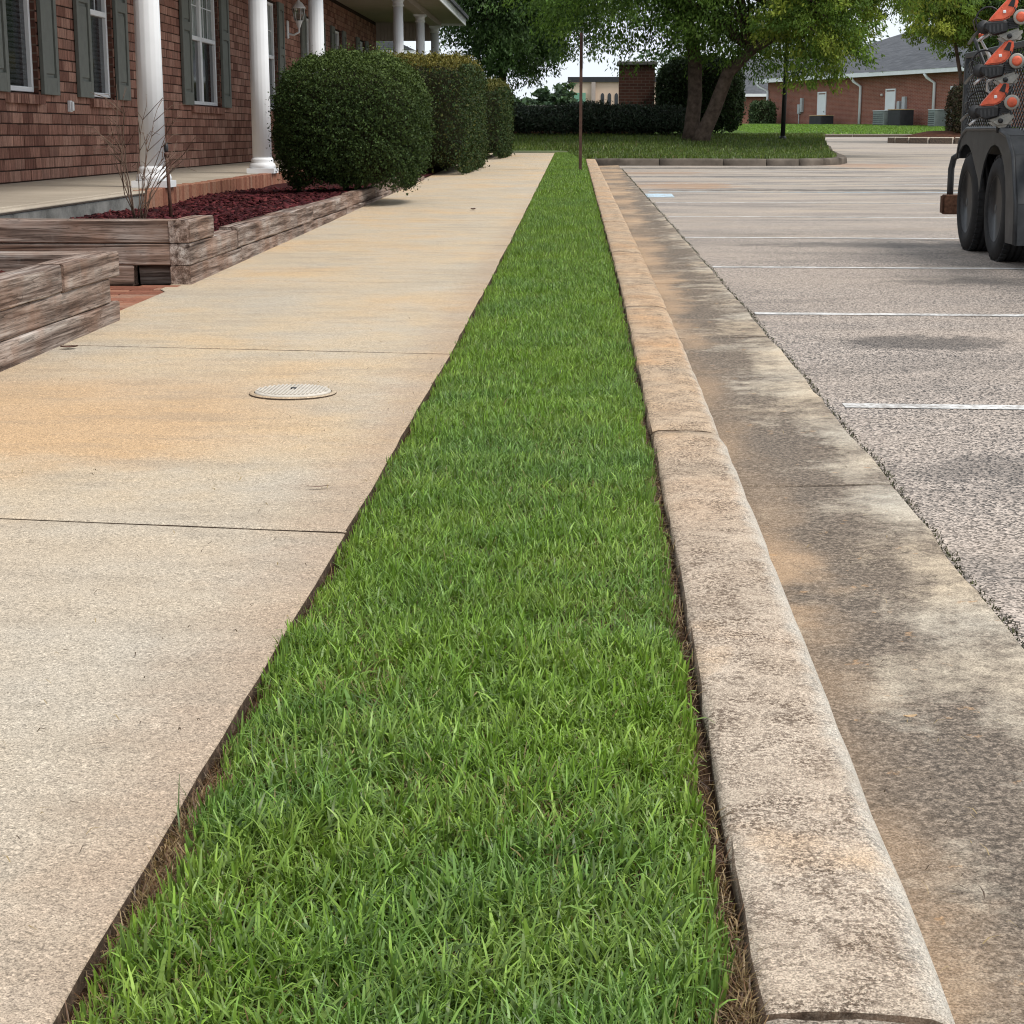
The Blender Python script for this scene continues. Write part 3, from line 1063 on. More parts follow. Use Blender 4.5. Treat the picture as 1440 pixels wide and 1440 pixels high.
# single bricks: the nearest 300 in view are pieces, the rest one part
brick_me = MB().box(-.045, .045, -.1485, .1485, -.0455, .0455).mesh('brick', .004)
brick_me.materials.append(M['brick'])
bricks = []
nC = int((WTOP - FLOOR) / COURSE)
for k in range(nC):
    z = FLOOR + .002 + (k + .5) * COURSE
    cuts, cur = [], W0
    for a, b, kd in OPEN:
        if SILL_Z - .1 < z < HEAD_Z:
            cuts.append((cur, a)); cur = b
    cuts.append((cur, W1))
    for a, b in cuts:
        y = math.floor((a - W0) / BLEN) * BLEN + W0 - (BLEN / 2 if k % 2 else 0)
        while y < b:
            p, q = max(y, a) + .009, min(y + BLEN, b) - .009
            if q - p > .035: bricks.append((p, q, z))
            y += BLEN


def cam_px(p):
    f = cam.rotation_euler.to_matrix()
    v = f.transposed() @ (Vector(p) - cam.location)
    if v.z > -.1: return None
    return (720 + 2450 * v.x / -v.z, 720 - 2450 * v.y / -v.z)


def hidden_col(px):
    return 190 < px[0] < 236 or 352 < px[0] < 382 or px[0] > 392


vis, rest = [], []
for b in bricks:
    c = cam_px(hw(WX, (b[0] + b[1]) / 2, b[2]))
    (vis if c and c[0] > -12 and c[1] > -12 and c[1] < 260 and not hidden_col(c) else rest).append(b)
vis.sort(key=lambda b: b[0] - (b[1] - b[0]) * 3)
rest += vis[300:]
for p, q, z in vis[:300]:
    m = HM @ Matrix.Translation((WX - .047 + random.uniform(-.002, .002), (p + q) / 2, z + random.uniform(-.002, .002))) @ Matrix.Diagonal((1, (q - p) / .297, 1, 1))
    link(brick_me, 'brick', None, wall_o, m)
mb = MB(HM)
for p, q, z in rest:
    d = random.uniform(-.002, .002)
    mb.box(WX - .092, WX - .002 + d, p, q, z - .0455, z + .0455)
tag(mb.build('bricks', M['brick'], wall_o), kind='stuff')
# end face of the wall
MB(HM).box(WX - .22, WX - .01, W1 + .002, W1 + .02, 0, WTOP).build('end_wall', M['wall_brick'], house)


def window(a, b, kind, curtain):
    xg = WX - .085
    w = MB(HM).box(xg - .03, xg - .015, a + .01, b - .01, SILL_Z, HEAD_Z)
    wo = w.build('window', M['black'], house)
    fr = MB(HM)
    units = [(a, b)] if kind == 'single' else [(a, (a + b) / 2), ((a + b) / 2, b)]
    mid = SILL_Z + .86
    for u0, u1 in units:
        for p, q in ((u0 + .003, u0 + .055), (u1 - .055, u1 - .003)):
            fr.box(xg - .012, xg + .035, p, q, SILL_Z + .003, HEAD_Z - .003)
        fr.box(xg - .012, xg + .033, u0 + .055, u1 - .055, SILL_Z + .004, SILL_Z + .05)
        fr.box(xg - .012, xg + .033, u0 + .055, u1 - .055, HEAD_Z - .05, HEAD_Z - .004)
        fr.box(xg - .012, xg + .038, u0 + .055, u1 - .055, mid - .028, mid + .028)
    fr.build('frame', M['white'], wo, .004)
    mu = MB(HM)
    for u0, u1 in units:
        wd = (u1 - u0 - .11)
        for t in (1 / 3, 2 / 3):
            y = u0 + .055 + wd * t
            mu.box(xg - .011, xg + .001, y - .006, y + .006, mid + .029, HEAD_Z - .051)
        mu.box(xg - .011, xg - .001, u0 + .056, u1 - .056, mid + .42, mid + .432)
    mu.build('muntin', M['white'], wo)
    for u0, u1 in units:
        MB(HM).box(xg - .014, xg - .006, u0 + .056, u1 - .056, mid + .03, HEAD_Z - .052).build('pane', M['curtain'] if curtain else M['blind'], wo)
        MB(HM).box(xg - .014, xg - .004, u0 + .056, u1 - .056, SILL_Z + .052, mid - .03).build('pane', M['glass'] if curtain else M['blind'], wo)
    sl = MB(HM)                         # rowlock sill of bricks on edge
    nb = int((b - a + .10) / .098)
    st = (b - a + .10) / nb
    for i in range(nb):
        y = a - .05 + i * st
        d = random.uniform(-.003, .003)
        sl.add(*_sillbrick(WX, y + .005, y + st - .005, SILL_Z - .105, SILL_Z - .002, d))
    sl.build('sill', M['brick'], wo)
    for y0, y1 in ((a - .001, a + .008), (b - .008, b + .001)):      # brick reveals
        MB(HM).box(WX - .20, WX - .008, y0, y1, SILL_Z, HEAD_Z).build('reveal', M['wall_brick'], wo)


def _sillbrick(wx, y0, y1, z0, z1, d):
    vs = [(wx - .10, y0, z0), (wx + .04 + d, y0, z0), (wx + .04 + d, y0, z1 - .022), (wx - .10, y0, z1),
          (wx - .10, y1, z0), (wx + .04 + d, y1, z0), (wx + .04 + d, y1, z1 - .022), (wx - .10, y1, z1)]
    return vs, [(0, 1, 2, 3), (7, 6, 5, 4), (0, 4, 5, 1), (1, 5, 6, 2), (2, 6, 7, 3), (3, 7, 4, 0)]


def shutter(y0, y1):
    z0, z1 = SILL_Z - .015, HEAD_Z + .03
    x0, x1 = WX + .004, WX + .042
    s = MB(HM)
    st = .085
    s.box(x0, x1, y0, y0 + st, z0, z1).box(x0, x1, y1 - st, y1, z0, z1)
    zm = z0 + .98
    for a, b in ((z0, z0 + .16), (zm - .055, zm + .055), (z1 - .12, z1)):
        s.box(x0, x1 - .001, y0 + st, y1 - st, a, b)
    s.box(x0, x0 + .012, y0 + st, y1 - st, z0 + .16, z1 - .12)
    so = s.build('shutter', M['shutter'], house, .003)
    for a, b in ((z0 + .16, zm - .055), (zm + .055, z1 - .12)):
        p = MB(HM)
        p.box(x0 + .013, x0 + .026, y0 + st + .022, y1 - st - .022, a + .03, b - .03)
        p.build('panel', M['shutter'], so, .008)


for i, (a, b, k) in enumerate(OPEN):
    window(a, b, k, k == 'twin')
    wd = .50 if k == 'single' else .54
    shutter(a - .03 - wd, a - .03); shutter(b + .03, b + .03 + wd)

MB(HM).box(WX, WX + .035, 17.33, 17.40, 1.0, 1.11).box(WX + .035, WX + .055, 17.34, 17.39, 1.01, 1.10).build('outlet_box', M['white'], house, .006)
MB(HM).tube([(WX + .05, 21.05, .42), (WX + .05, 21.05, 3.5)], .04, 10).build('downspout', M['rust'], house)

# porch floor, its concrete face and brick edge
PX = -3.30
pf = MB(HM)
pf.box(WX - .01, PX - .10, W0, 46.0, FLOOR - .16, FLOOR - .004)
pf.box(PX - .10, PX, W0, 13.6, FLOOR - .035, FLOOR - .006)
pf_o = pf.build('porch_floor', M['porch'], house, .012)
fc = MB(HM)
cuts = [6.0, 10.35, 13.55]
for i in range(2):
    fc.box(PX - .12, PX - .012, cuts[i] + .006, cuts[i + 1] - .006, 0.0, FLOOR - .037)
fc.build('porch_face', M['greyconc'], house, .008)
edge = MB(HM).box(PX - .12, PX - .09, 13.6, 46, 0, FLOOR - .006).build('porch_edge', M['mortar'], house)
eb_me = MB().box(-.055, .055, -.0425, .0425, -.095, .095).mesh('edge_brick', .005)
eb_me.materials.append(M['paver'])
y = 13.65
while y < 24:
    m = HM @ Matrix.Translation((PX - .058 + random.uniform(-.004, .004), y, FLOOR - .097 + random.uniform(-.004, .003)))
    link(eb_me, 'brick', None, edge, m)
    y += .097
lb = MB(HM)
y = 13.62
while y < 24:
    lb.box(PX - .10, PX - .016, y + .006, y + .20, FLOOR - .285, FLOOR - .205); y += .21
tag(lb.build('lower_bricks', M['paver'], edge), kind='stuff')

# columns: fluted shaft on a square base
CY = [9.2, 14.4, 19.5, 23.9, 35.1, 40.1, 44.3]


def column(y, first):
    cx = -3.43
    sh = MB(HM).lathe([(.106, FLOOR + .16), (.105, 1.4), (.096, 3.20)], 96, (cx, y, 0), 'Z', 16, .014)
    so = sh.build('column', M['white'], house)
    bs = MB(HM).box(cx - .15, cx + .15, y - .15, y + .15, FLOOR - .003, FLOOR + .05)
    bs.lathe([(.142, FLOOR + .05), (.146, FLOOR + .075), (.135, FLOOR + .10), (.118, FLOOR + .115), (.124, FLOOR + .135), (.11, FLOOR + .165)], 32, (cx, y, 0))
    bs.build('base', M['white'], so)
    cp = MB(HM).lathe([(.10, 3.20), (.112, 3.21), (.112, 3.235), (.10, 3.245), (.102, 3.29), (.13, 3.33)], 32, (cx, y, 0)).box(cx - .135, cx + .135, y - .135, y + .135, 3.33, 3.37)
    cp.build('capital', M['white'], so)


for i, y in enumerate(CY): column(y, i == 0)

# porch ceiling, beam, fascia, roof, end header
EX, EEND = -2.75, 45.5
MB(HM).box(WX - .05, EX - .02, W0, EEND - .02, 3.50, 3.54).build('soffit', M['soffit'], house)
MB(HM).box(-3.55, -3.31, W0, EEND - .6, 3.372, 3.498).build('beam', M['soffit'], house, .004)
MB(HM).box(EX - .02, EX + .012, W0, EEND, 3.44, 3.62).build('fascia', M['white'], house, .004)
MB(HM).box(EX - 3.0, EX + .01, EEND, EEND + .03, 3.44, 3.62).build('fascia', M['white'], house, .004)
MB(HM).prism([(EX + .08, 3.60), (WX - .6, 4.9), (WX - .6, 5.0), (EX + .08, 3.68)], W0, EEND + .08, 'Y').build('roof', M['shingle'], house)
hd = MB(HM).box(WX - .05, -3.40, 45.0, 45.04, 3.05, 3.495)
hd_o = hd.build('header_panel', M['soffit'], house)
for i in range(17):
    y = WX + .02 + i * .09
    MB(HM).box(y + .004, y + .08, 44.975, 45.0, 3.055, 3.495).build('board', M['soffit'], hd_o, .003)
# rear part of the house body so that the wall has depth
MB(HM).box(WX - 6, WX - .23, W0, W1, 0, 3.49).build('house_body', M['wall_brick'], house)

# second wing beyond the porch
wing = thing('brick_wing', hw(WX - 1, 60, .5), 'dark brick wing beyond the porch with a low white eave', 'building')
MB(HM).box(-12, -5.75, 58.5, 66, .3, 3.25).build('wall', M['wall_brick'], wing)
MB(HM).box(-12.4, -5.2, 58.0, 66.4, 3.25, 3.30).build('soffit', M['soffit'], wing)
MB(HM).box(-12.4, -5.18, 57.97, 58.0, 3.25, 3.42).box(-5.2, -5.17, 58.0, 66.4, 3.25, 3.42).build('fascia', M['white'], wing)
MB(HM).prism([(-5.15, 3.42), (-9, 5.2), (-12.4, 3.42)], 57.95, 66.4, 'Y').build('roof', M['shingle'], wing)
wz = MB(HM).box(-7.1, -6.3, 58.46, 58.498, 1.2, 2.7).build('window', M['glass'], wing)
MB(HM).box(-7.16, -7.1, 58.44, 58.497, 1.15, 2.75).box(-6.3, -6.24, 58.44, 58.497, 1.15, 2.75).build('frame', M['shutter'], wz)

# wall lantern
lt = thing('wall_lantern', hw(WX, 30.95, 2.4), 'white coach lantern with clear glass fixed to the brick wall', 'lamp')
cx, cy, cz = WX + .21, 30.95, 2.69
MB(HM).box(WX, WX + .03, cy - .06, cy + .06, 2.39, 2.69).build('wall_plate', M['white'], lt, .01)
MB(HM).tube([(WX + .02, cy, 2.47), (WX + .12, cy, 2.45), (cx, cy, 2.50), (cx, cy, 2.60)], .018, 8).build('arm', M['white'], lt)
MB(HM).lathe([(.015, -.14), (.03, -.10), (.06, -.02), (.075, 0)], 8, (cx, cy, cz)).build('lamp_base', M['white'], lt)
MB(HM).lathe([(.07, .0), (.105, .20)], 6, (cx, cy, cz)).build('lamp_glass', M['lampglass'], lt)
bars = MB(HM)
for k in range(6):
    t = k * math.pi / 3
    bars.tube([(cx + .073 * math.cos(t), cy + .073 * math.sin(t), cz), (cx + .108 * math.cos(t), cy + .108 * math.sin(t), cz + .2)], .007, 5)
bars.build('cage', M['white'], lt)
MB(HM).lathe([(.125, .20), (.12, .22), (.07, .29), (.03, .32), (.012, .36), (.022, .385), (.006, .43)], 12, (cx, cy, cz)).build('lamp_cap', M['white'], lt)

# ================================================================== TIMBER PLANTERS


def timber(parent, p0, p1, w, z0, h, seed):
    """a timber from p0 to p1 (x,y of its centre line); grain along its length"""
    rr = random.Random(seed)
    a, b = Vector((p0[0], p0[1], z0 + h / 2)), Vector((p1[0], p1[1], z0 + h / 2))
    L = (b - a).length
    nseg = max(3, int(L / .18))
    bm = bmesh.new()
    rings = []
    for i in range(nseg + 1):
        x = -L / 2 + L * i / nseg
        dy, dz = rr.gauss(0, .0018), rr.gauss(0, .0018)
        r = []
        c = .006
        for (py, pz) in ((-w / 2 + c, -h / 2), (w / 2 - c, -h / 2), (w / 2, -h / 2 + c), (w / 2, h / 2 - c), (w / 2 - c, h / 2), (-w / 2 + c, h / 2), (-w / 2, h / 2 - c), (-w / 2, -h / 2 + c)):
            r.append(bm.verts.new((x + (rr.gauss(0, .003) if i in (0, nseg) else 0), py + dy * .5 + rr.gauss(0, .0006), pz + dz * .5 + rr.gauss(0, .0005))))
        rings.append(r)
    for i in range(nseg):
        for k in range(8):
            l = (k + 1) % 8
            bm.faces.new((rings[i][k], rings[i + 1][k], rings[i + 1][l], rings[i][l]))
    bm.faces.new(rings[0]); bm.faces.new(rings[-1][::-1])
    bmesh.ops.recalc_face_normals(bm, faces=bm.faces)
    me = bpy.data.meshes.new('timber'); bm.to_mesh(me); bm.free()
    d = (b - a).normalized()
    ang = math.atan2(d.y, d.x)
    m = Matrix.Translation((a + b) / 2) @ Matrix.Rotation(ang, 4, 'Z')
    return link(me, 'timber', M['timber'], parent, m)


TW = .10
pl1 = thing('timber_planter', (-2.5, 5, .05), 'near weathered timber planter, cut by the left edge of the photo', 'planter')
z0 = .046
lx = -1.945
timber(pl1, (lx, 1.4), (lx, 4.2), TW, z0, .096, 1); timber(pl1, (lx + .003, 4.21), (lx - .002, 6.90), TW, z0, .097, 2)
timber(pl1, (lx + .004, 2.8), (lx - .004, 6.80), TW - .006, z0 + .099, .096, 3)
timber(pl1, (lx - .002, 3.0), (lx + .002, 6.155), TW, z0 + .197, .099, 4); timber(pl1, (lx + .003, 6.165), (lx, 6.905), TW + .006, z0 + .197, .101, 5)
for k, (zz, y) in enumerate(((z0, 6.84), (z0 + .099, 6.85), (z0 + .197, 6.84))):
    timber(pl1, (-3.25, y), (lx - .053, y), TW, zz, .097, 10 + k)
timber(pl1, (lx, 6.803), (lx, 6.886), .02, z0 + .10, .094, 13)

pl2 = thing('timber_planter', (-2.5, 9, .08), 'long weathered timber planter running beside the sidewalk to the round shrub', 'planter')
z0 = .074
fx = -1.965
# the end facing the camera
ye = 8.45
timber(pl2, (-3.35, ye), (fx - .27, ye), TW, z0, .098, 20)
timber(pl2, (-3.35, ye + .002), (fx - .054, ye), TW, z0 + .1, .103, 21)
timber(pl2, (-3.38, ye - .003), (fx - .054, ye + .002), TW + .004, z0 + .206, .112, 22)
timber(pl2, (fx - .26, ye + .052), (fx - .054, ye + .052), .02, z0, .095, 24)
# the long side
def sx(y): return fx + float(bend(y)) - .045 * max(0, min(1, (y - 8) / 9))
def side(ya, yb, zz, h, sd, w=TW): timber(pl2, (sx(ya), ya), (sx(yb), yb), w, zz, h, sd)
side(8.40, 9.75, z0, .098, 30); side(9.76, 12.1, z0 + .004, .098, 31); side(12.11, 14.5, z0 + .01, .1, 32); side(14.51, 17.4, z0 + .02, .1, 33); side(17.42, 20.0, z0 + .05, .1, 38)
side(8.40, 9.62, z0 + .1, .104, 34); side(9.635, 12.55, z0 + .108, .112, 35, TW + .008); side(12.565, 15.0, z0 + .114, .10, 36); side(15.015, 17.6, z0 + .124, .10, 37); side(17.62, 20.2, z0 + .155, .1, 39)
side(8.395, 8.98, z0 + .207, .108, 40, TW + .004)
side(20.3, 22.4, gz(21.4) - .06, .12, 41)

# brick walkway between the planters and its step
bw = structure('brick_walkway', (-2.5, 7.6, .07))
MB().box(-3.4, -1.99, 6.7, 8.6, -.06, .045).build('bedding', M['soil'], bw)
pv_me = MB().box(-.098, .098, -.0455, .0455, -.028, .028).mesh('paver', .004); pv_me.materials.append(M['paver'])
row = 0
y = 6.94
while y < 8.40:
    x = -1.985 - (.1 if row % 2 else 0) - .1
    while x > -3.3:
        link(pv_me, 'brick', None, bw, Matrix.Translation((x, y, gz(y) - .030 + random.uniform(-.004, .003))) @ Matrix.Rotation(random.gauss(0, .012), 4, 'Z'))
        x -= .203
    if row % 2: link(pv_me, 'brick', None, bw, Matrix.Translation((-2.035, y, gz(y) - .030)) @ Matrix.Diagonal((.48, 1, 1, 1)))
    y += .0985
    row += 1
st_ = structure('brick_step', (-3.1, 7.6, .07))
for r_ in range(15):
    for x in (-2.96, -3.163, -3.366):
        link(pv_me, 'brick', None, st_, Matrix.Translation((x, 6.95 + r_ * .0985, .20 + random.uniform(-.003, .003))))
MB().box(-3.45, -2.865, 6.91, 8.38, .03, .168).build('riser', M['paver'], st_)

# mulch beds
def bed(name, x0, x1, y0, y1, zf):
    ny, nx = 30, 8
    V, F = [], []
    for j in range(ny):
        y = y0 + (y1 - y0) * j / (ny - 1)
        for i in range(nx):
            x = x0(y) + (x1(y) - x0(y)) * i / (nx - 1)
            V.append((x, y, zf(x, y) - .015))
    F = [(j * nx + i, j * nx + i + 1, (j + 1) * nx + i + 1, (j + 1) * nx + i) for j in range(ny - 1) for i in range(nx - 1)]
    tag(link(np_mesh(name, np.array(V), [np.array(F)], True), name, M['mulchbed']), kind='structure')


def bed2z(x, y):
    t = np.clip((x + 2.05) / -1.2, 0, 1)
    return .248 - .030 * t + .015 * np.sin(y * 1.7) + np.clip((y - 15) * .006, 0, .2)


def bed1z(x, y): return .235 + .012 * np.sin(x * 5 + y * 3)


bed('planting_bed', lambda y: -3.32, lambda y: -2.0, 2, 6.78, bed1z)
bed('long_planting_bed', lambda y: PX - .03 - y * BROT, lambda y: sx(y) - .02, 8.5, 21, bed2z)
bed('far_planting_bed', lambda y: PX - .03 - y * BROT, lambda y: walk_left(y) + .03, 21, 38.5, lambda x, y: gz(y) + .03)


def chips(name, label, N, xf, yf, zf, sz, pal):
    u, v = RNG.random(N), RNG.random(N)
    y = yf(v); x = xf(u, y); z = zf(x, y) + RNG.uniform(-.012, .02, N)
    L = sz * RNG.lognormal(0, .4, N); W = L * RNG.uniform(.3, .7, N); H = L * RNG.uniform(.12, .3, N)
    az = RNG.uniform(0, 6.28, N); el = RNG.normal(0, .25, N); ro = RNG.normal(0, .35, N)
    d = np.stack([np.cos(az) * np.cos(el), np.sin(az) * np.cos(el), np.sin(el)], 1)
    s = np.stack([-np.sin(az), np.cos(az), np.zeros(N)], 1)
    n_ = np.cross(d, s)
    s2 = s * np.cos(ro)[:, None] + n_ * np.sin(ro)[:, None]; n2 = np.cross(d, s2)
    C = np.stack([x, y, z], 1)
    V = np.zeros((N, 8, 3))
    k = 0
    for c_ in (-.5, .5):
        for b_ in (-.5, .5):
            for a_ in (-.5, .5):
                j = RNG.uniform(.6, 1.2, (N, 1))
                V[:, k] = C + d * (a_ * L)[:, None] * j + s2 * (b_ * W)[:, None] * j + n2 * (c_ * H)[:, None] * j
                k += 1
    q = np.array([(0, 2, 3, 1), (4, 5, 7, 6), (0, 1, 5, 4), (2, 6, 7, 3), (0, 4, 6, 2), (1, 3, 7, 5)])
    F = (np.arange(N)[:, None, None] * 8 + q[None]).reshape(-1, 4)
    col = np.array(pal)[RNG.integers(0, len(pal), N)] * RNG.uniform(.35, 1.1, (N, 1))
    o = link(np_mesh(name, V.reshape(-1, 3), [F], False, np.repeat(col, 8, 0)), name, M['mulch'])
    tag(o, label, 'mulch', kind='stuff')


PAL = [(.10, .021, .024), (.075, .016, .021), (.13, .032, .032), (.055, .014, .016)]
chips('mulch', 'dark red wood mulch in the long planter', 26000, lambda u, y: (PX - .03 - y * BROT) * (1 - u) + np.array([sx(t) - .06 for t in y]) * u, lambda v: 8.52 + 9.5 * v ** 1.15, bed2z, .032, PAL)
chips('near_mulch', 'dark red wood mulch in the near planter', 8000, lambda u, y: -3.3 + 1.28 * u, lambda v: 4.2 + 2.56 * v, bed1z, .034, [(.17, .035, .025), (.12, .024, .02), (.08, .02, .016)])
chips('far_mulch', 'dark red wood mulch at the foot of the square hedges', 3500, lambda u, y: -3.4 + u * (1.2) + bend(y), lambda v: 20.5 + 5 * v, lambda x, y: gz(y) + .03, .06, PAL)

# ================================================================== PLANTS


def leaf_arrays(C, D, Nn, L, W, col):
    """one folded quad per leaf: centre C, direction D, normal Nn"""
    N = len(C)
    D = D / (np.linalg.norm(D, axis=1, keepdims=True) + 1e-9)
    Sd = np.cross(D, Nn); Sd /= (np.linalg.norm(Sd, axis=1, keepdims=True) + 1e-9)
    Up = np.cross(Sd, D)
    V = np.zeros((N, 4, 3))
    V[:, 0] = C - D * (L * .5)[:, None]
    V[:, 1] = C + Sd * (W * .5)[:, None] + Up * (W * .18)[:, None]
    V[:, 2] = C + D * (L * .5)[:, None]
    V[:, 3] = C - Sd * (W * .5)[:, None] + Up * (W * .18)[:, None]
    F = np.arange(N * 4).reshape(N, 4)
    return V.reshape(-1, 3), F, np.repeat(col, 4, 0)


def unit(N):
    v = RNG.normal(0, 1, (N, 3))
    return v / np.linalg.norm(v, axis=1, keepdims=True)


def superell(u, e):
    """unit direction -> point on a superellipsoid of exponent e"""
    k = (np.abs(u) ** e).sum(1) ** (1 / e)
    return u / k[:, None]


def shrub(name, label, c, r, e, nl, ls, pal, newgrowth=None, clip_z=None, rough=.06, box=False, group=None, rotz=0.0, lw=.55):
    """a clipped shrub: twiggy core and a thick coat of leaves"""
    c, r = np.array(c, float), np.array(r, float)
    t = thing(name, (c[0], c[1], c[2] - r[2]), label, 'shrub' if not box else 'hedge', group)
    u = unit(int(nl * 1.35))
    p = superell(u, e)
    if box:   # sample evenly over a box skin
        n_ = len(u)
        ax = RNG.choice(3, n_, p=np.array([r[1] * r[2], r[0] * r[2], r[0] * r[1]]) / (r[1] * r[2] + r[0] * r[2] + r[0] * r[1]))
        q = RNG.uniform(-1, 1, (n_, 3)); q[np.arange(n_), ax] = np.sign(RNG.uniform(-1, 1, n_))
        p = q / (np.abs(q) ** e).sum(1)[:, None] ** (1 / e) * 1.0
    nrm = np.sign(p) * np.abs(p) ** (e - 1) / r
    nrm /= np.linalg.norm(nrm, axis=1, keepdims=True)
    lump = vnoise(p[:, 0] * r[0] * 2 + c[0] * 3 + p[:, 2] * 1.7 * r[2], p[:, 1] * r[1] * 2 + p[:, 2] * r[2] * 2.3, 2.2, 77)
    lump2 = vnoise(p[:, 0] * r[0] * 9 + p[:, 2] * 7 * r[2], p[:, 1] * r[1] * 9 + p[:, 2] * r[2] * 8, 2.0, 78)
    depth = np.abs(RNG.normal(0, 1, len(p))) * rough
    depth = np.where(RNG.random(len(p)) < .035, -np.abs(RNG.normal(0, .6, len(p))) * rough, depth)      # stray shoots
    P = c + p * r * (1 + .065 * lump + .045 * lump2)[:, None] - nrm * depth[:, None] + RNG.normal(0, ls * .25, (len(p), 3))
    keep = (P[:, 2] > (clip_z if clip_z is not None else -9)) & (nrm[:, 2] > -.85) & (RNG.random(len(p)) < np.clip(.80 + .9 * lump2, .12, 1))
    P, nrm, depth, p = P[keep], nrm[keep], depth[keep], p[keep]
    N = len(P)
    D = nrm * .55 + unit(N) * .9 + np.array([0, 0, .35])
    Nn = nrm + unit(N) * .7
    pal = np.array(pal)
    col = pal[RNG.integers(0, len(pal), N)] * RNG.lognormal(0, .28, (N, 1))
    if newgrowth is not None:
        nc, amount = newgrowth
        w = np.clip(amount(p, nrm) + RNG.normal(0, .18, N), 0, 1)[:, None]
        col = col * (1 - w) + np.array(nc) * RNG.lognormal(0, .25, (N, 1)) * w
    L = ls * RNG.lognormal(0, .22, N)
    v, f, cc = leaf_arrays(P, D, Nn, L, L * lw * RNG.uniform(.8, 1.2, N), np.clip(col, .004, .7))
    link(np_mesh('foliage', v, [f], False, cc), 'foliage', M['shrubleaf'], t)
    bm = bmesh.new()
    bmesh.ops.create_icosphere(bm, subdivisions=4, radius=1)
    for vv in bm.verts:
        q = superell(np.array([vv.co]), e)[0]
        vv.co = Vector(c + q * np.maximum(r - np.array([.09, .09, .09]) - rough, r * .5))
    me = bpy.data.meshes.new('twigs'); bm.to_mesh(me); bm.free()
    link(me, 'twigs', M['core'], t)
    st = MB()
    for k in range(5):
        a = k * 1.26
        st.tube([(c[0] + .06 * math.cos(a), c[1] + .06 * math.sin(a), c[2] - r[2] - .03), (c[0] + .3 * r[0] * math.cos(a), c[1] + .3 * r[1] * math.sin(a), c[2] - .3 * r[2])], [.022, .012], 6)
    st.build('stem', M['bark'], t)
    return t


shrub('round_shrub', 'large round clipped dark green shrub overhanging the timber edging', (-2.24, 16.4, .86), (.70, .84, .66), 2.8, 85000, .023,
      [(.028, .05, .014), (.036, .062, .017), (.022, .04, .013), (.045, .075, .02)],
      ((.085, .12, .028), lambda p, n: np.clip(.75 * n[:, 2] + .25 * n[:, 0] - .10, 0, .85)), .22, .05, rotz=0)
HP = [(.024, .046, .015), (.030, .056, .017), (.038, .066, .02), (.02, .034, .013)]
shrub('square_hedge', 'tall square clipped hedge with golden new growth on top, behind the round shrub', (-2.52, 26.3, 1.02), (.80, 2.35, .84), 7, 70000, .034, HP,
      ((.17, .145, .032), lambda p, n: np.clip(.85 * (n[:, 2] > .5) - .2 + .2 * (p[:, 0] > .9) * (n[:, 0] > .3) + .9 * np.clip(p[:, 2] - .86, 0, .2) * 5, 0, .85)), .22, .06, True, 'clipped square hedges by the walk')
shrub('square_hedge', 'farthest clipped square hedge at the end of the walk', (-2.45, 34.6, 1.02), (.78, 2.0, .76), 6, 36000, .042, HP,
      ((.14, .13, .033), lambda p, n: np.clip(.8 * (n[:, 2] > .5) - .15 + .15 * (p[:, 0] > .9) * (n[:, 0] > .3), 0, .85)), .25, .06, True, 'clipped square hedges by the walk')

# bare twiggy bush in the planter
tw = thing('bare_bush', (-2.95, 11.3, .27), 'bare twiggy bush of thin dry stems beside the first column', 'bush')
rr = random.Random(5)
for k in range(15):
    m = MB()
    a = rr.uniform(0, 6.28); out = rr.uniform(.08, .30); h = rr.uniform(.45, 1.0)
    b0 = Vector((-2.95 + .03 * math.cos(a), 11.3 + .03 * math.sin(a), .25))
    path = []
    for i in range(9):
        t = i / 8
        path.append(b0 + Vector((out * math.cos(a) * t ** 1.2 * (1.25 - .45 * t) + (.10 * t * t), out * math.sin(a) * t, h * (t - .13 * t ** 3))) + Vector((rr.gauss(0, .008), rr.gauss(0, .008), 0)))
    m.tube(path, [.0042 * (1 - .75 * i / 8) for i in range(9)], 5)
    for j in range(5):
        i = rr.randint(3, 7)
        p = path[i]
        aa = a + rr.uniform(-1.3, 1.3); ln = rr.uniform(.06, .22)
        q = p + Vector((ln * .7 * math.cos(aa), ln * .7 * math.sin(aa), ln * .6)); q2 = q + Vector((ln * .5 * math.cos(aa), ln * .5 * math.sin(aa), ln * rr.uniform(-.25, .2)))
        m.tube([p, q, q2], [.0024, .0018, .0009], 4)
    m.build('stem', M['twig'], tw)

# sprinkler riser
sp = thing('sprinkler_riser', (-2.82, 11.6, .27), 'thin brown sprinkler riser with a black head in the planter', 'sprinkler')
MB().tube([(-2.81, 11.6, .2), (-2.825, 11.6, .66)], .012, 8).build('pipe', M['pipe_brown'], sp)
MB().lathe([(.016, .0), (.018, .015), (.018, .025), (.013, .03)], 10, (-2.825, 11.6, .645)).build('collar', M['pipe_brown'], sp)
MB().lathe([(.013, .0), (.015, .01), (.015, .045), (.010, .05), (.010, .062)], 10, (-2.826, 11.6, .676)).build('head', M['black'], sp)


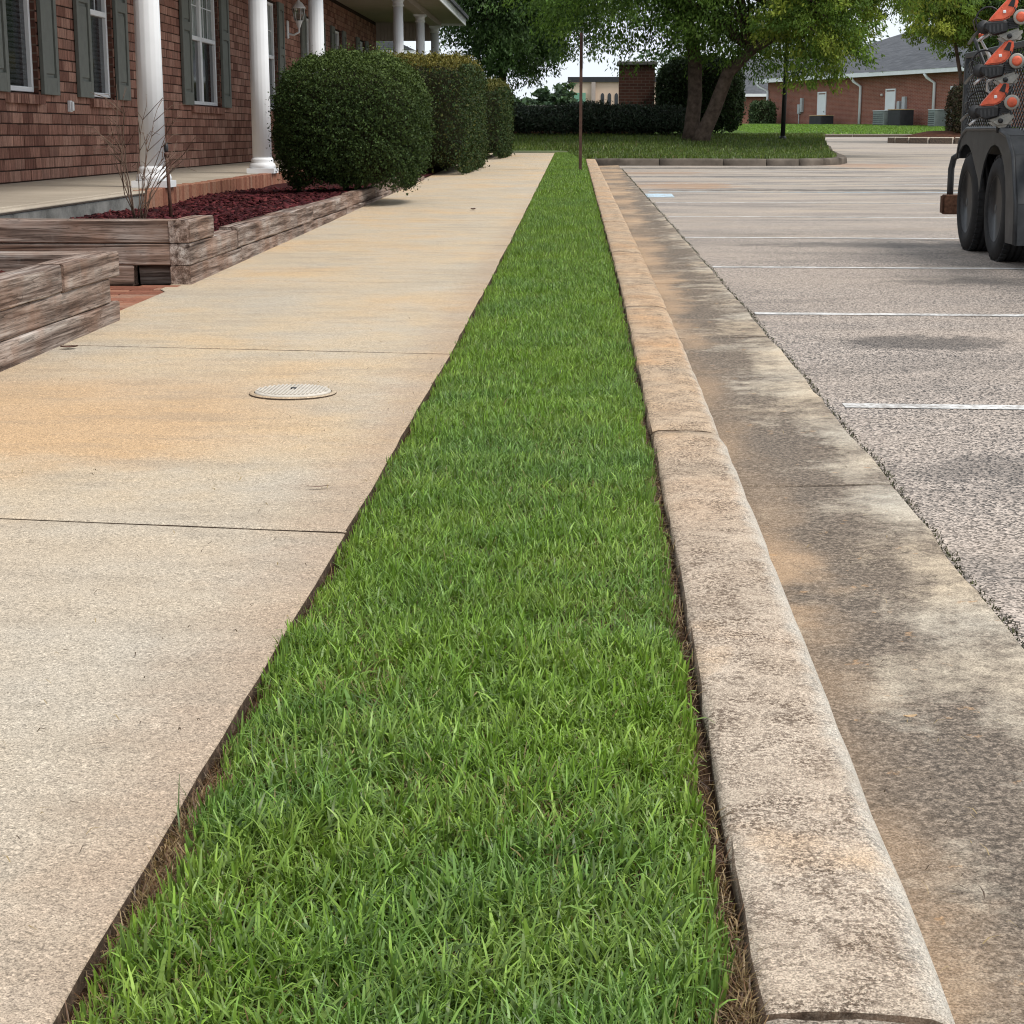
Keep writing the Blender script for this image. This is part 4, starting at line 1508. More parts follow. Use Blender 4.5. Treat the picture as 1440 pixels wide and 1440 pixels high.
def tree(name, label, base, trunks, blobs, leafL, pal_default, seed, cat='tree', droop=.5, bark='bark', lw=.42):
    """trunks: list of (path, radii); blobs: (name, centre, radii, clusters, leaves per cluster, palette, cluster size)"""
    t = thing(name, base, label, cat)
    rr = random.Random(seed)
    tips = []
    for path, rad in trunks:
        MB().tube(path, rad, 12).build('trunk', M[bark], t)
        tips.append([Vector(p) for p in path])
    for (bn, c, r, ncl, nlv, pal, cs) in blobs:
        c, r = np.array(c, float), np.array(r, float)
        u = unit(ncl)
        rad = np.clip(RNG.random(ncl) ** (1 / 2.2), .25, 1)
        cc = c + u * r * rad[:, None]
        # limbs reaching into this mass
        lim = MB()
        for k in range(18):
            tp = rr.choice(tips)
            a = tp[-1 - (rr.random() < .3)]
            b = Vector(cc[rr.randrange(ncl)])
            m_ = a.lerp(b, .5) + Vector((rr.gauss(0, .2), rr.gauss(0, .2), rr.uniform(.0, .4)))
            lim.tube([a, a.lerp(m_, .5) + Vector((0, 0, .1)), m_, m_.lerp(b, .5), b], [.055, .045, .032, .02, .008], 6)
        lim.build('limb', M[bark], t)
        N = ncl * nlv
        ci = np.repeat(np.arange(ncl), nlv)
        out = u[ci] * np.array([1, 1, .25]); out[:, 2] -= droop
        out /= np.linalg.norm(out, axis=1, keepdims=True) + 1e-9
        s = RNG.random(N)
        spread = RNG.normal(0, 1, (N, 3)) * np.array([1, 1, .62]) * cs * .42
        P = cc[ci] + out * (s * cs * 1.15)[:, None] + spread * (1.05 - .75 * s)[:, None]
        D = out * .7 + unit(N) * .8 + np.array([0, 0, -.35])
        Nn = unit(N) * .8 + np.array([0, 0, 1.0])
        pal = np.array(pal)
        cb = RNG.lognormal(0, .22, (ncl, 1))
        col = pal[RNG.integers(0, len(pal), ncl)][ci] * cb[ci] * RNG.lognormal(0, .22, (N, 1))
        L = leafL * RNG.lognormal(0, .25, N)
        v, f, k_ = leaf_arrays(P, D, Nn, L, L * lw, np.clip(col, .004, .6))
        link(np_mesh('crown', v, [f], False, k_), bn, M['leaf'], t)
    return t


G_DARK = [(.052, .092, .030), (.066, .115, .034), (.042, .076, .026)]
G_MID = [(.115, .19, .04), (.145, .225, .046), (.09, .155, .036)]
G_YEL = [(.18, .26, .044), (.22, .28, .046), (.14, .22, .04), (.25, .285, .05)]  # yellow-green leaves, lightened to carry the light on the right crown
lz = lambda x, y: float(lawn_z(x, y))
zt = lz(2.6, 42)
tree('leaning_tree', 'big tree with one upright and one leaning trunk on the lawn', (2.5, 42, zt), [
    ([(2.22, 42.3, zt - .1), (2.25, 42.3, zt + .25), (2.32, 42.3, 1.6), (2.30, 42.3, 2.5), (2.1, 42.3, 3.4), (1.6, 42.2, 4.6)], [.22, .18, .17, .165, .15, .11]),
    ([(2.42, 41.7, zt - .1), (2.52, 41.7, zt + .2), (2.72, 41.6, 1.3), (3.02, 41.5, 2.15), (3.5, 41.3, 2.62), (4.6, 40.9, 3.3)], [.23, .18, .165, .15, .12, .09])],
    [('crown', (.7, 42, 4.95), (2.5, 2.1, 2.05), 380, 140, G_MID, .70), ('crown', (3.4, 42.2, 4.6), (2.2, 2.0, 2.15), 400, 150, G_MID, .70),
     ('crown', (2.2, 42.5, 7.2), (4.0, 3.0, 2.0), 240, 80, G_MID, 1.0), ('crown', (4.9, 39.8, 3.65), (1.15, 1.3, 1.6), 190, 140, G_YEL + G_MID[:1], .55), ('crown', (6.55, 40.2, 5.1), (2.1, 1.6, 1.5), 270, 135, G_YEL + G_MID[:2], .62)],
    .085, None, 31)
tree('drooping_tree', 'dark drooping tree behind the brick wall left of the sign post', (-2.75, 51, 1), [
    ([(-2.75, 51, .6), (-2.7, 51, 2.0), (-2.6, 51, 3.4), (-2.4, 51, 5)], [.15, .12, .11, .08])],
    [('crown', (-2.6, 51, 5.0), (2.1, 2.0, 2.0), 330, 160, G_DARK, .75), ('crown', (-2.35, 50.5, 3.5), (1.0, 1.1, .9), 100, 150, G_DARK, .7), ('crown', (-.6, 51.5, 5.4), (1.5, 1.5, 2.0), 150, 150, G_DARK, .75)],
    .10, None, 32, droop=.9)
zi = S * 61 - .1
tree('multi_stem_tree', 'multi-stemmed tree rising behind the brown hedge and the trailer', (12.9, 62, zi), [
    ([(12.6, 62, zi), (12.45, 62, 2.6), (12.1, 62, 4.2), (11.8, 62, 5.2)], [.08, .07, .06, .04]),
    ([(12.75, 62, zi), (12.8, 62, 2.6), (12.7, 62, 4.2), (12.9, 62, 5.5)], [.08, .07, .06, .04]),
    ([(12.95, 62, zi), (13.2, 62, 2.6), (13.6, 62, 4.0), (14.0, 62, 5.2)], [.08, .07, .06, .04])],
    [('crown', (13.9, 62, 5.3), (2.3, 2.0, 1.9), 360, 130, G_DARK + G_MID, .8), ('crown', (11.6, 61.5, 4.9), (1.1, 1.1, 1.0), 110, 150, G_YEL, .6), ('crown', (13, 62.5, 7.2), (2.8, 2, 1.6), 130, 70, G_MID, 1.0)],
    .12, None, 33, droop=.3)

tree('porch_end_tree', 'small leafy tree past the far end of the porch', (-6.3, 50.5, .3), [
    ([(-6.3, 50.5, .3), (-6.3, 50.5, 1.2), (-6.2, 50.5, 2.2)], [.06, .05, .03])],
    [('crown', (-6.3, 50.5, 2.2), (1.2, 1.0, 1.0), 110, 90, G_MID, .6)], .09, None, 34, droop=.2)

# brown hedge on its stone-edged island
isl = structure('mulch_island', (12.5, 60, zi))
V = []
ring = []
for k in range(24):
    a = k / 24 * 6.283
    ring.append((13.6 + 3.6 * math.cos(a), 61.0 + 1.9 * math.sin(a)))
MB().lathe([(3.5, -.2), (3.4, .16), (2.4, .36), (.6, .42)], 24, (0, 0, 0)).build('mulch_mound', plain('brown_mulch', (.085, .04, .026), .95, .05, 0, .4, 6, .6), isl, mw=Matrix.Translation((13.6, 61.0, zi)) @ Matrix.Diagonal((1, .53, 1, 1)))
for k in range(24):
    a, b = Vector((*ring[k], zi)), Vector((*ring[(k + 1) % 24], zi))
    d = b - a
    MB().obox((a + b) / 2 + Vector((0, 0, .02)), d * .97, Vector((d.y, -d.x, 0)).normalized() * .22, Vector((0, 0, .3))).build('edging_block', M['kerb'], isl, .03)
shrub('brown_hedge', 'brownish clipped hedge on the stone-edged island behind the trailer', (12.75, 60.5, zi + .98), (.95, .9, .92), 4, 12000, .085,
      [(.06, .045, .028), (.045, .045, .02), (.075, .05, .034), (.035, .04, .018)], None, zi + .05, .08, True)

# junipers before the low wall, dark bush behind the trunks
G_JUN = [(.028, .042, .026), (.036, .052, .03), (.045, .05, .036), (.024, .036, .022)]
for i, (x, y, rx, rz, lab) in enumerate(((-2.3, 45.0, 1.0, .45, 'leftmost low dark juniper before the brick wall'), (-1.2, 44.6, .85, .40, 'low dark juniper left of the sign post'),
                                        (-.2, 44.8, .95, .46, 'low dark juniper just right of the sign post'), (.85, 44.6, .9, .42, 'low dark juniper below the brick pillar'), (1.75, 44.4, .75, .40, 'low dark juniper beside the upright trunk'))):
    shrub('juniper_shrub', lab, (x, y, lz(x, y) + rz * .75), (rx, .8, rz), 2.1, 9000, .09, G_JUN, None, lz(x, y) - .02, .10, group='junipers before the brick wall', lw=.35)
shrub('dark_bush', 'very dark tall rounded evergreen bush behind the two trunks', (2.62, 45.6, lz(2.6, 45.6) + .92), (1.08, 1.0, .98), 3.2, 20000, .075,
      [(.02, .034, .013), (.026, .043, .016), (.034, .054, .02)], None, lz(2.6, 45) - .02, .06)

# low brick wall and pillar
bwl = thing('brick_wall', (-.5, 47, .7), 'low dark brick wall ending in a tall square brick pillar', 'wall')
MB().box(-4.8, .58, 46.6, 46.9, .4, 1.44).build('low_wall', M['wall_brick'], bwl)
MB().box(-4.85, .58, 46.55, 46.95, 1.442, 1.50).build('coping', M['greyconc'], bwl, .01)
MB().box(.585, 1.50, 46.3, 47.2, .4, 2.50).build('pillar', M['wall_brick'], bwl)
MB().box(.53, 1.55, 46.25, 47.25, 2.503, 2.60).build('cap', M['greyconc'], bwl, .015)

# ================================================================== POSTS
po = thing('sign_post', (-.22, 26.2, gz(26.2)), 'thin brown sign post seen edge-on in the grass strip', 'post')
px_, py_ = -.225, 26.2
MB().prism([(px_ - .022, py_ - .02), (px_ - .022, py_ + .02), (px_ - .015, py_ + .02), (px_ - .012, py_ - .012), (px_ + .012, py_ - .012), (px_ + .015, py_ + .02), (px_ + .022, py_ + .02), (px_ + .022, py_ - .02)],
           gz(26.2) - .2, 2.22, 'Z').build('channel', M['postbrown'], po)
MB().box(px_ + .024, px_ + .028, py_ - .15, py_ + .15, 1.72, 2.24).build('sign_panel', M['sign'], po)
for z in (1.8, 2.16): MB().lathe([(.008, 0), (.008, .006)], 8, (px_ + .0285, py_, z), 'X').build('bolt', M['steel'], po)
zq = lz(4.45, 42.5)
p2 = thing('lawn_post', (4.45, 42.5, zq), 'thin black post standing on the lawn right of the leaning trunk', 'post')
MB().tube([(4.42, 42.5, zq - .1), (4.47, 42.5, 3.6)], .055, 10).build('pole', M['black'], p2)
MB().lathe([(.10, 0), (.10, .05), (.06, .10)], 14, (4.42, 42.5, zq - .03)).build('foot', M['black'], p2)

# ================================================================== SMALL THINGS ON THE WALK
cv = thing('utility_cover', (-.885, 5.06, gz(5.06)), 'round ribbed grey plastic utility cover set in the sidewalk', 'cover')
zc = gz(5.06) + .002
MB().lathe([(.128, -.03), (.128, .001), (.120, .003), (.114, .0035), (.114, -.002)], 48, (-.885, 5.06, zc)).build('rim', M['walk'], cv)
MB().lathe([(.112, -.02), (.112, .005), (.108, .008), (.0, .0085)], 48, (-.885, 5.06, zc)).build('lid', M['cover'], cv)
rb = MB()
for k in range(-9, 10):
    x = k * .0112
    h = math.sqrt(max(0, .104 ** 2 - x * x))
    if h > .01: rb.box(-.885 + x - .0026, -.885 + x + .0026, 5.06 - h, 5.06 + h, zc + .0085, zc + .0115)
rb.build('rib', M['cover'], cv)
MB().lathe([(.009, 0), (.009, .0135)], 10, (-.885, 5.075, zc)).build('bolt_hole', M['black'], cv)
for vv in (cv,): vv.rotation_euler = (0, 0, 0)


def dead_leaf(name, label, x, y, z, L, W, az, mat, curl=.35):
    V, F = [], []
    nn = 7
    for i in range(nn):
        t = i / (nn - 1)
        w = W * math.sin(math.pi * min(1, t * .92 + .04)) ** .8
        for s in (-1, 0, 1):
            a = Vector((L * (t - .5), s * w / 2, .004 + curl * L * ((t - .5) ** 2) + curl * W * .5 * abs(s)))
            V.append((x + a.x * math.cos(az) - a.y * math.sin(az), y + a.x * math.sin(az) + a.y * math.cos(az), z + a.z))
    for i in range(nn - 1):
        for s in (0, 1):
            F.append((i * 3 + s, (i + 1) * 3 + s, (i + 1) * 3 + s + 1, i * 3 + s + 1))
    o = link(np_mesh(name, np.array(V), [np.array(F)], True), name, mat)
    tag(o, label, 'leaf', 'fallen leaves')


dead_leaf('dead_leaf', 'curled dark brown leaf at the foot of the near planter', -1.84, 6.02, gz(6.02) + .001, .06, .04, .3, M['deadleaf'], .22)
dead_leaf('dead_leaf', 'small tan leaf lying flat on the gutter', .50, 2.62, gz(2.62) - .122, .022, .011, .2, M['tanleaf'])
dead_leaf('dead_leaf', 'dry brown leaf scrap on the walk at the grass edge', -.60, 3.72, gz(3.7) + .002, .05, .008, .2, M['deadleaf'], .2)
dead_leaf('dead_leaf', 'small dark leaf scrap far along the walk', -1.05, 15.2, gz(15.2) + .002, .06, .05, .9, M['deadleaf'])

# loose clippings and grit
N = 260
x = np.concatenate([RNG.uniform(-.85, -.49, 120), RNG.uniform(-1.8, -.5, 40), RNG.uniform(.36, .75, 60), RNG.uniform(.40, .6, 40)])
y = np.concatenate([1.5 + 6 * RNG.random(120) ** 1.5, RNG.uniform(1.6, 6, 40), RNG.uniform(1.6, 6, 60), RNG.uniform(1.5, 2.6, 40)])
z = np.where(x > .3, gz(y) - .121, gz(y) + .003)
c = np.where(RNG.random((N, 1)) < .5, np.array([.34, .25, .13]), np.array([.08, .05, .035]))
v, f, cc = blade_mesh('c', x, y, z, RNG.uniform(.006, .03, N), RNG.uniform(.0015, .003, N), RNG.uniform(0, 6.28, N), np.full(N, .985), 2, c)
v[:, 2] = np.minimum(v[:, 2], np.repeat(z + .006, 6))
tag(link(np_mesh('clippings', v, [f], False, cc), 'clippings', M['grass']), 'dry clippings and bits scattered on the walk and gutter', 'clippings', kind='stuff')
# moss and grit in the joint between gutter and asphalt
N = 9000
y = 1.5 + 30 * RNG.random(N) ** 1.8; x = GUT_R + bend(y) + .012 + RNG.normal(0, .009, N) + .004 * np.sin(y * 3.1) + .003 * np.sin(y * 8.3)
c = np.where(RNG.random((N, 1)) < .6, np.array([.05, .045, .03]), np.array([.08, .085, .035])) * RNG.uniform(.4, 1.3, (N, 1))
v, f, cc = blade_mesh('j', x, y, gz(y) - .132, RNG.uniform(.004, .012, N), RNG.uniform(.003, .008, N) * (1 + .03 * y), RNG.uniform(0, 6.28, N), RNG.uniform(.3, .9, N), 1, c)
tag(link(np_mesh('joint_grit', v, [f], False, cc), 'joint_grit', M['grass']), 'dark moss and grit along the gutter and asphalt joint', 'moss', kind='stuff')

# ================================================================== THE TRAILER
tr = thing('utility_trailer', (3.4, 11.6, gz(11.6) - .13), 'black tandem-axle utility trailer with mesh sides at the right edge', 'trailer')
TX = 2.59                              # outer face of the wheels
za = gz(12) - .13
TR, TWD = .34, .215


def tyre(yc):
    zc = gz(yc) - .13 + TR - .006
    prof = [(TR - .13, .012), (TR - .125, .0), (TR - .07, -.004), (TR - .03, .004), (TR - .010, .022), (TR, .045)]
    groove = []
    for h0 in (.068, .105, .142):
        groove += [(TR, h0 - .008), (TR - .010, h0 - .006), (TR - .010, h0 + .006), (TR, h0 + .008)]
    prof = prof + groove + [(TR, TWD - .045), (TR - .010, TWD - .022), (TR - .03, TWD - .004), (TR - .13, TWD - .012)]
    wo = MB().lathe([(r, h) for r, h in prof], 56, (TX, yc, zc), 'X').build('wheel', M['rubber'], tr)
    rim = MB().lathe([(.222, .006), (.215, .0), (.205, .012), (.195, .045), (.12, .060), (.10, .05), (.085, .052), (.05, .05)], 36, (TX + .004, yc, zc), 'X')
    ro = rim.build('rim', M['rim'], wo)
    hub = MB().lathe([(.058, .10), (.052, .0), (.045, -.025), (.03, -.035), (.0, -.036)], 20, (TX + .045, yc, zc), 'X')
    hub.build('hub', M['rim'], wo)
    for k in range(5):
        a = k * 1.2566 + .3
        MB().lathe([(.012, .03), (.012, -.012)], 6, (TX + .052, yc + .078 * math.cos(a), zc + .078 * math.sin(a)), 'X').build('lug_nut', M['steel'], wo)
    tl = MB()                          # tread blocks on the shoulders
    for k in range(44):
        a = k / 44 * 6.283
        for h in (.034, TWD - .034):
            c = Vector((TX + h, yc + (TR - .004) * math.cos(a), zc + (TR - .004) * math.sin(a)))
            rd = Vector((0, math.cos(a), math.sin(a))); tg = Vector((0, -math.sin(a), math.cos(a)))
            tl.obox(c, Vector((.034, 0, 0)), rd * .016, tg * .030)
    tag(tl.build('tread', M['rubber'], wo), kind='stuff')


tyre(11.62); tyre(12.52)
# fender: double arch with rolled outer lip
zf0 = za + TR
fend = MB()
arc = []
for yc in (11.62, 12.52):
    seg = []
    for k in range(0, 13):
        a = math.radians(200 - 220 * k / 12) if False else math.radians(-4 + 188 * k / 12)
        seg.append((yc + .40 * math.cos(a), zf0 + .40 * math.sin(a)))
    arc.append(seg)
outer = [(10.93, zf0 - .20), (10.96, zf0 + .05), (11.10, zf0 + .34), (11.28, zf0 + .455), (11.6, zf0 + .50), (12.5, zf0 + .50), (12.60, zf0 + .475), (12.72, zf0 + .42), (12.785, zf0 + .30)]
# skirt plate seen from the side: outline over both arches, thin
poly = outer + [(12.73, zf0 + .30)]
a2 = [p for p in arc[1] if p[1] > zf0 + .305]
a1 = [p for p in arc[0] if p[1] > zf0 + .04]
poly += [p for p in a2 if p[0] > 12.10] + [(12.07, zf0 + .17)] + [p for p in a1 if p[0] < 12.05 and p[0] > 11.18] + [(11.18, zf0 - .20)]
fend.prism(poly, TX - .02, TX - .01, 'X')
fend_o = fend.build('fender', M['trailer'], tr)
top = MB()
W_ = .33
for (ya, z1), (yb, z2) in zip(outer[:-1], outer[1:]):
    d = Vector((0, yb - ya, z2 - z1)); nn = Vector((0, -d.z, d.y)).normalized()
    top.obox(Vector((TX - .018 + W_ / 2, (ya + yb) / 2, (z1 + z2) / 2)), Vector((W_, 0, 0)), d * 1.03, nn * .008)
top.build('fender_top', M['trailer'], fend_o)
MB().tube([(TX - .018, a, b) for a, b in outer], .014, 8).build('fender_lip', M['trailer'], fend_o)
# frame and deck
IX = TX + .26
MB().box(IX, IX + .06, 8.0, 13.30, za + .50, za + .62).box(IX + 1.75, IX + 1.81, 8, 13.3, za + .50, za + .62).box(IX, IX + 1.8, 13.24, 13.30, za + .501, za + .619).build('frame', M['trailer'], tr, .005)
MB().box(IX + .06, IX + 1.75, 8.0, 13.24, za + .58, za + .61).build('deck', M['rust'], tr)
SXm = 2.69
# side panel frame and expanded mesh
zr = za + .745
MB().box(SXm - .01, SXm + .05, 7.8, 13.32, zr - .075, zr).build('side_rail', M['trailer'], tr, .006)
MB().box(SXm, SXm + .045, 13.26, 13.31, zr, zr + .64).box(SXm + .002, SXm + .043, 11.9, 11.945, zr, zr + .60).box(SXm, SXm + .045, 7.8, 13.26, zr + .60, zr + .64).build('side_frame', M['trailer'], tr, .005)
MB().box(IX + 1.8, IX + 1.845, 13.26, 13.31, zr - .1, zr + .64).box(IX + 1.8, IX + 1.845, 7.8, 13.26, zr + .60, zr + .64).build('far_side_frame', M['trailer'], tr, .005)
msh = MB()
step = .075
ylo, yhi, zlo, zhi = 9.6, 13.26, zr + .002, zr + .60
for sgn in (1, -1):
    k = ylo - (zhi - zlo) * 1.2
    while k < yhi + (zhi - zlo) * 1.2:
        # line y = k + sgn*1.6*(z-zlo)
        z1, z2 = zlo, zhi
        f = lambda z: (k + 1.6 * (z - zlo)) if sgn > 0 else (k + 1.6 * (zhi - z))
        pts = [(f(z), z) for z in np.linspace(zlo, zhi, 30)]
        pts = [p for p in pts if ylo <= p[0] <= yhi]
        if len(pts) > 1:
            a, b = pts[0], pts[-1]
            d = Vector((0, b[0] - a[0], b[1] - a[1])); nn = Vector((0, -d.z, d.y)).normalized()
            msh.obox((SXm + .022 + .003 * sgn, (a[0] + b[0]) / 2, (a[1] + b[1]) / 2), Vector((.005, 0, 0)), d, nn * .007)
        k += step
mo = msh.build('mesh_panel', M['trailer'], tr)
m2 = mo.copy(); m2.data = mo.data; COL.objects.link(m2); m2.location.x += IX + 1.8 - SXm
# rear bumper tube and its rusty light box
MB().tube([(SXm + .06, 13.30, za + .68), (SXm + .03, 13.38, za + .665), (SXm - .012, 13.44, za + .63), (SXm - .024, 13.46, za + .55), (SXm - .024, 13.46, za + .30)], .024, 10).build('bumper_tube', M['trailer'], tr)
lb_ = MB().box(SXm - .075, SXm + .06, 13.40, 13.50, za + .215, za + .36).build('light_box', M['rust'], tr, .006)
lb_['label'] = 'rusty brown light box at the trailer end'
MB().box(SXm - .088, SXm - .078, 13.41, 13.49, za + .225, za + .35).build('lens', M['rust'], lb_)
# rack uprights and arms for the trimmers
MB().tube([(SXm + .02, 12.2, zr), (SXm + .02, 12.2, zr + .85)], .022, 8).build('rack_upright', M['trailer'], tr)
rack_arm = None
filler_box = thing('dark_filler_box', (3.75, 11.5, za + .62), 'dark box added inside the trailer behind the mesh', 'box')
MB().box(3.2, 4.5, 10.0, 12.9, za + .612, za + 1.20).build('filler_body', M['black'], filler_box, .02)  # added filler: makes the space behind the mesh dark, real contents unknown
MB().box(3.18, 4.52, 9.98, 12.92, za + 1.203, za + 1.27).build('filler_lid', M['trailer'], filler_box, .015)


def trimmer(cx, cy, cz, label, tilt):
    t = thing('string_trimmer', (cx, cy, cz), label, 'trimmer', 'orange trimmers on the trailer rack')
    R_ = Matrix.Translation((cx, cy, cz)) @ Matrix.Rotation(tilt, 4, 'Y') @ Matrix.Rotation(math.radians(-8), 4, 'Z') @ Matrix.Scale(.84, 4)
    # local: x to the right in view, z up, y away
    sh = MB(R_)                        # orange engine shroud: a wedge
    sh.prism([(-.115, .0), (-.10, .022), (-.02, .10), (.055, .165), (.10, .165), (.105, .10), (.05, .02), (.0, .0)], -.07, .07, 'Y')
    so = sh.build('engine_cover', M['orange'], t, .012, 2)
    MB(R_).box(-.008, .014, -.074, -.068, .05, .072).build('badge', M['white'], so, .003)
    MB(R_).prism([(.03, .10), (.065, .15), (.085, .145), (.07, .085)], -.0745, -.069, 'Y').build('vent', M['black'], so)
    MB(R_).prism([(-.15, -.045), (-.135, .005), (-.01, .0), (.03, -.01), (.02, -.085), (-.08, -.10)], -.075, .075, 'Y').build('crankcase', M['black'], t, .01)
    MB(R_).prism([(-.07, -.105), (.05, -.075), (.12, -.06), (.135, -.12), (.09, -.165), (.0, -.165)], -.065, .065, 'Y').build('fuel_tank', M['tank'], t, .018, 2)
    st_o = MB(R_).lathe([(.055, .0), (.055, -.03), (.048, -.036), (.036, -.036)], 24, (.115, -.068, .01), 'Y').build('starter', M['tank'], t)
    MB(R_).lathe([(.036, .0), (.036, -.042), (.02, -.046)], 20, (.115, -.068, .01), 'Y').build('starter_disc', M['orange'], st_o)
    fin = MB(R_)
    for q in range(6):
        fin.box(.022, .105, -.055, .06, -.062 + q * .0125, -.055 + q * .0125)
    fin.box(.035, .095, -.045, .05, -.06, .012)
    fin.build('cylinder_fins', M['rim'], t)
    MB(R_).tube([(.06, -.06, .015), (.085, -.085, .045), (.075, -.08, .085)], .006, 6).build('spark_lead', M['black'], t)
    MB(R_).tube([(-.12, -.02, .0), (-.19, .05, .05), (-.20, .25, .03), (-.17, .5, -.03)], .004, 5).build('throttle_cable', M['black'], t)
    MB(R_).lathe([(.018, 0), (.018, -.022), (.012, -.026)], 12, (.03, -.064, -.115), 'Y').build('fuel_cap', M['black'], t)
    for q in range(4):
        MB(R_).box(-.11 + q * .028, -.098 + q * .028, -.0785, -.0745, -.075, -.02).build('air_slot', M['rim'], t)
    # shaft running away along the rack, with clutch housing and loop handle
    MB(R_).lathe([(.05, -.03), (.04, .02), (.022, .06), (.016, .07)], 16, (-.145, .0, -.03), 'Y').build('clutch_housing', M['rim'], t)
    MB(R_).tube([(-.145, .03, -.03), (-.16, .75, -.06), (-.17, 1.25, -.10)], .0125, 8).build('shaft', M['black'], t)
    lp = [(-.10 + .085 * math.cos(a) * 1.05, .10, .02 + .095 * math.sin(a)) for a in np.linspace(0, 6.283, 22)[:-1]]
    MB(R_).tube(lp, .0075, 6, True, True).build('handle_loop', M['black'], t)
    MB(R_).tube([(-.19, .0, -.125), (-.12, .0, -.075)], .010, 8).build('rack_pin', M['steel'], t)


yT = 11.25
def atpx(px, py):                      # real position at the rack's distance
    return (.0, .0, .0)
trimmer(2.50, yT, 1.475, 'topmost orange string trimmer on the trailer rack', math.radians(-6))
trimmer(2.49, yT, 1.215, 'middle orange string trimmer on the trailer rack', math.radians(-6))
trimmer(2.475, yT, .968, 'lowest orange string trimmer on the trailer rack', math.radians(-6))
# bent steel arms of the rack
MB().tube([(2.52, 11.6, 1.10), (2.50, 11.6, 1.28), (2.44, 11.6, 1.38), (2.56, 11.5, 1.47)], .012, 8).build('rack_arm', M['steel'], tr)
MB().tube([(2.56, 11.6, .98), (2.50, 11.6, 1.06), (2.50, 11.6, 1.12), (2.60, 11.5, 1.20)], .012, 8).build('rack_arm', M['steel'], tr)
MB().tube([(2.44, 11.8, 1.40), (2.53, 11.8, 1.20), (2.56, 11.8, 1.19)], .011, 8).build('rack_arm', M['trailer'], tr)
MB().box(2.46, 2.50, 11.7, 11.78, 1.395, 1.43).build('rack_cap', M['orange'], tr, .008)
MB().tube([(2.55, 11.5, 1.19), (2.55, 11.5, .95), (2.56, 11.5, .80)], .012, 8).build('rack_arm', M['trailer'], tr)

# ================================================================== FAR BUILDINGS
fb = thing('brick_building', (16, 110, 1.2), 'long single-storey red brick building with grey roof and white doors', 'building')
A, B = Vector((11.6, 122)), Vector((23.3, 92))
dv = (B - A).normalized(); nv = Vector((-dv.y, dv.x))
if nv.y < 0: nv = -nv
FM = Matrix(((dv.x, nv.x, 0, A.x), (dv.y, nv.y, 0, A.y), (0, 0, 1, 1.12), (0, 0, 0, 1)))
LW = (B - A).length
HB = 3.0
MB(FM).box(0, LW, 0, 14, -.6, HB).build('wall', M['far_brick'], fb)
MB(FM).box(-.6, LW, -.6, 14.6, HB, HB + .05).build('soffit', M['offwhite'], fb)
MB(FM).box(-.62, LW, -.64, -.6, HB - .02, HB + .22).box(-.64, -.62, -.6, 14.6, HB - .02, HB + .22).build('eave_gutter', M['white'], fb)
rf = MB(FM)
rf.add([(-.6, -.62, HB + .2), (LW, -.62, HB + .2), (LW, 14.6, HB + .2), (-.6, 14.6, HB + .2), (6.5, 7, HB + 3.2), (LW, 7, HB + 3.2)],
       [(0, 1, 5, 4), (0, 4, 3), (3, 4, 5, 2), (1, 2, 5)])
rf.build('roof', M['shingle'], fb)
rg = MB(FM)
rg.add([(14.5, -.66, HB + .21), (LW + 6, -.66, HB + .21), (LW + 6, 8, HB + 4.2), (19.0, 7, HB + 4.2), (14.5, 8, HB + .21)], [(0, 1, 2, 3), (0, 3, 4)])
rg.build('roof', M['shingle'], fb)
MB(FM).box(20.6, 20.85, 2.2, 2.4, HB + 1.5, HB + 2.0).build('vent_pipe', M['white'], fb)
for u in (7.2, 15.6, 22.6):
    d = MB(FM).box(u, u + .95, -.05, -.004, .0, 2.08).build('door', M['door'], fb)
    MB(FM).box(u - .08, u - .003, -.06, -.002, 0, 2.15).box(u + .953, u + 1.03, -.06, -.002, 0, 2.15).box(u - .08, u + 1.03, -.062, -.002, 2.152, 2.24).build('door_frame', M['white'], d)
    MB(FM).lathe([(.03, 0), (.03, -.05)], 8, (u + .85, -.055, 1.0), 'Y').build('handle', M['rim'], d)
for u in (.15, 12.6, 20.9):
    MB(FM).tube([(u - .3 if u > 1 else u - .7, -.6, HB - .02), (u - .25 if u > 1 else u - .6, -.45, HB - .25), (u, -.09, HB - .55), (u, -.09, .0)], .085, 8).build('downspout', M['white'], fb)
MB(FM).lathe([(.09, 0), (.07, -.1), (.0, -.12)], 10, (15.1, -.01, 1.9), 'Y').build('wall_light', M['offwhite'], fb)
for u, w, z0_, h in ((17.55, .35, 1.0, .75), (17.0, .28, 1.0, .5), (4.6, .3, .9, .6), (4.95, .25, 1.0, .9)):
    MB(FM).box(u, u + w, -.16, -.002, z0_, z0_ + h).build('meter_box', M['meter'], fb, .01)
MB(FM).tube([(4.75, -.1, .9), (4.75, -.1, -.1)], .035, 6).tube([(17.15, -.1, 1.0), (17.15, -.1, -.1)], .035, 6).build('conduit', M['meter'], fb)


def ac_unit(u, w, h, mat, label, y=-1.2):
    o = thing('air_conditioner', tuple(FM @ Vector((u + w / 2, y, -.1))), label, 'air conditioner', 'air conditioners along the brick building')
    MB(FM).box(u, u + w, y - .45, y + .45, -.1, h - .04).build('cabinet', mat, o, .02)
    MB(FM).box(u - .02, u + w + .02, y - .47, y + .47, h - .035, h + .02).build('lid', M['meter'] if mat is M['acgreen'] else M['tanleaf'], o, .01)
    gr = MB(FM)
    for k in range(7):
        zz = .05 + k * (h - .15) / 7
        gr.box(u + .06, u + w - .06, y - .462, y - .451, zz, zz + .035)
    gr.build('grille', M['acblack'], o)


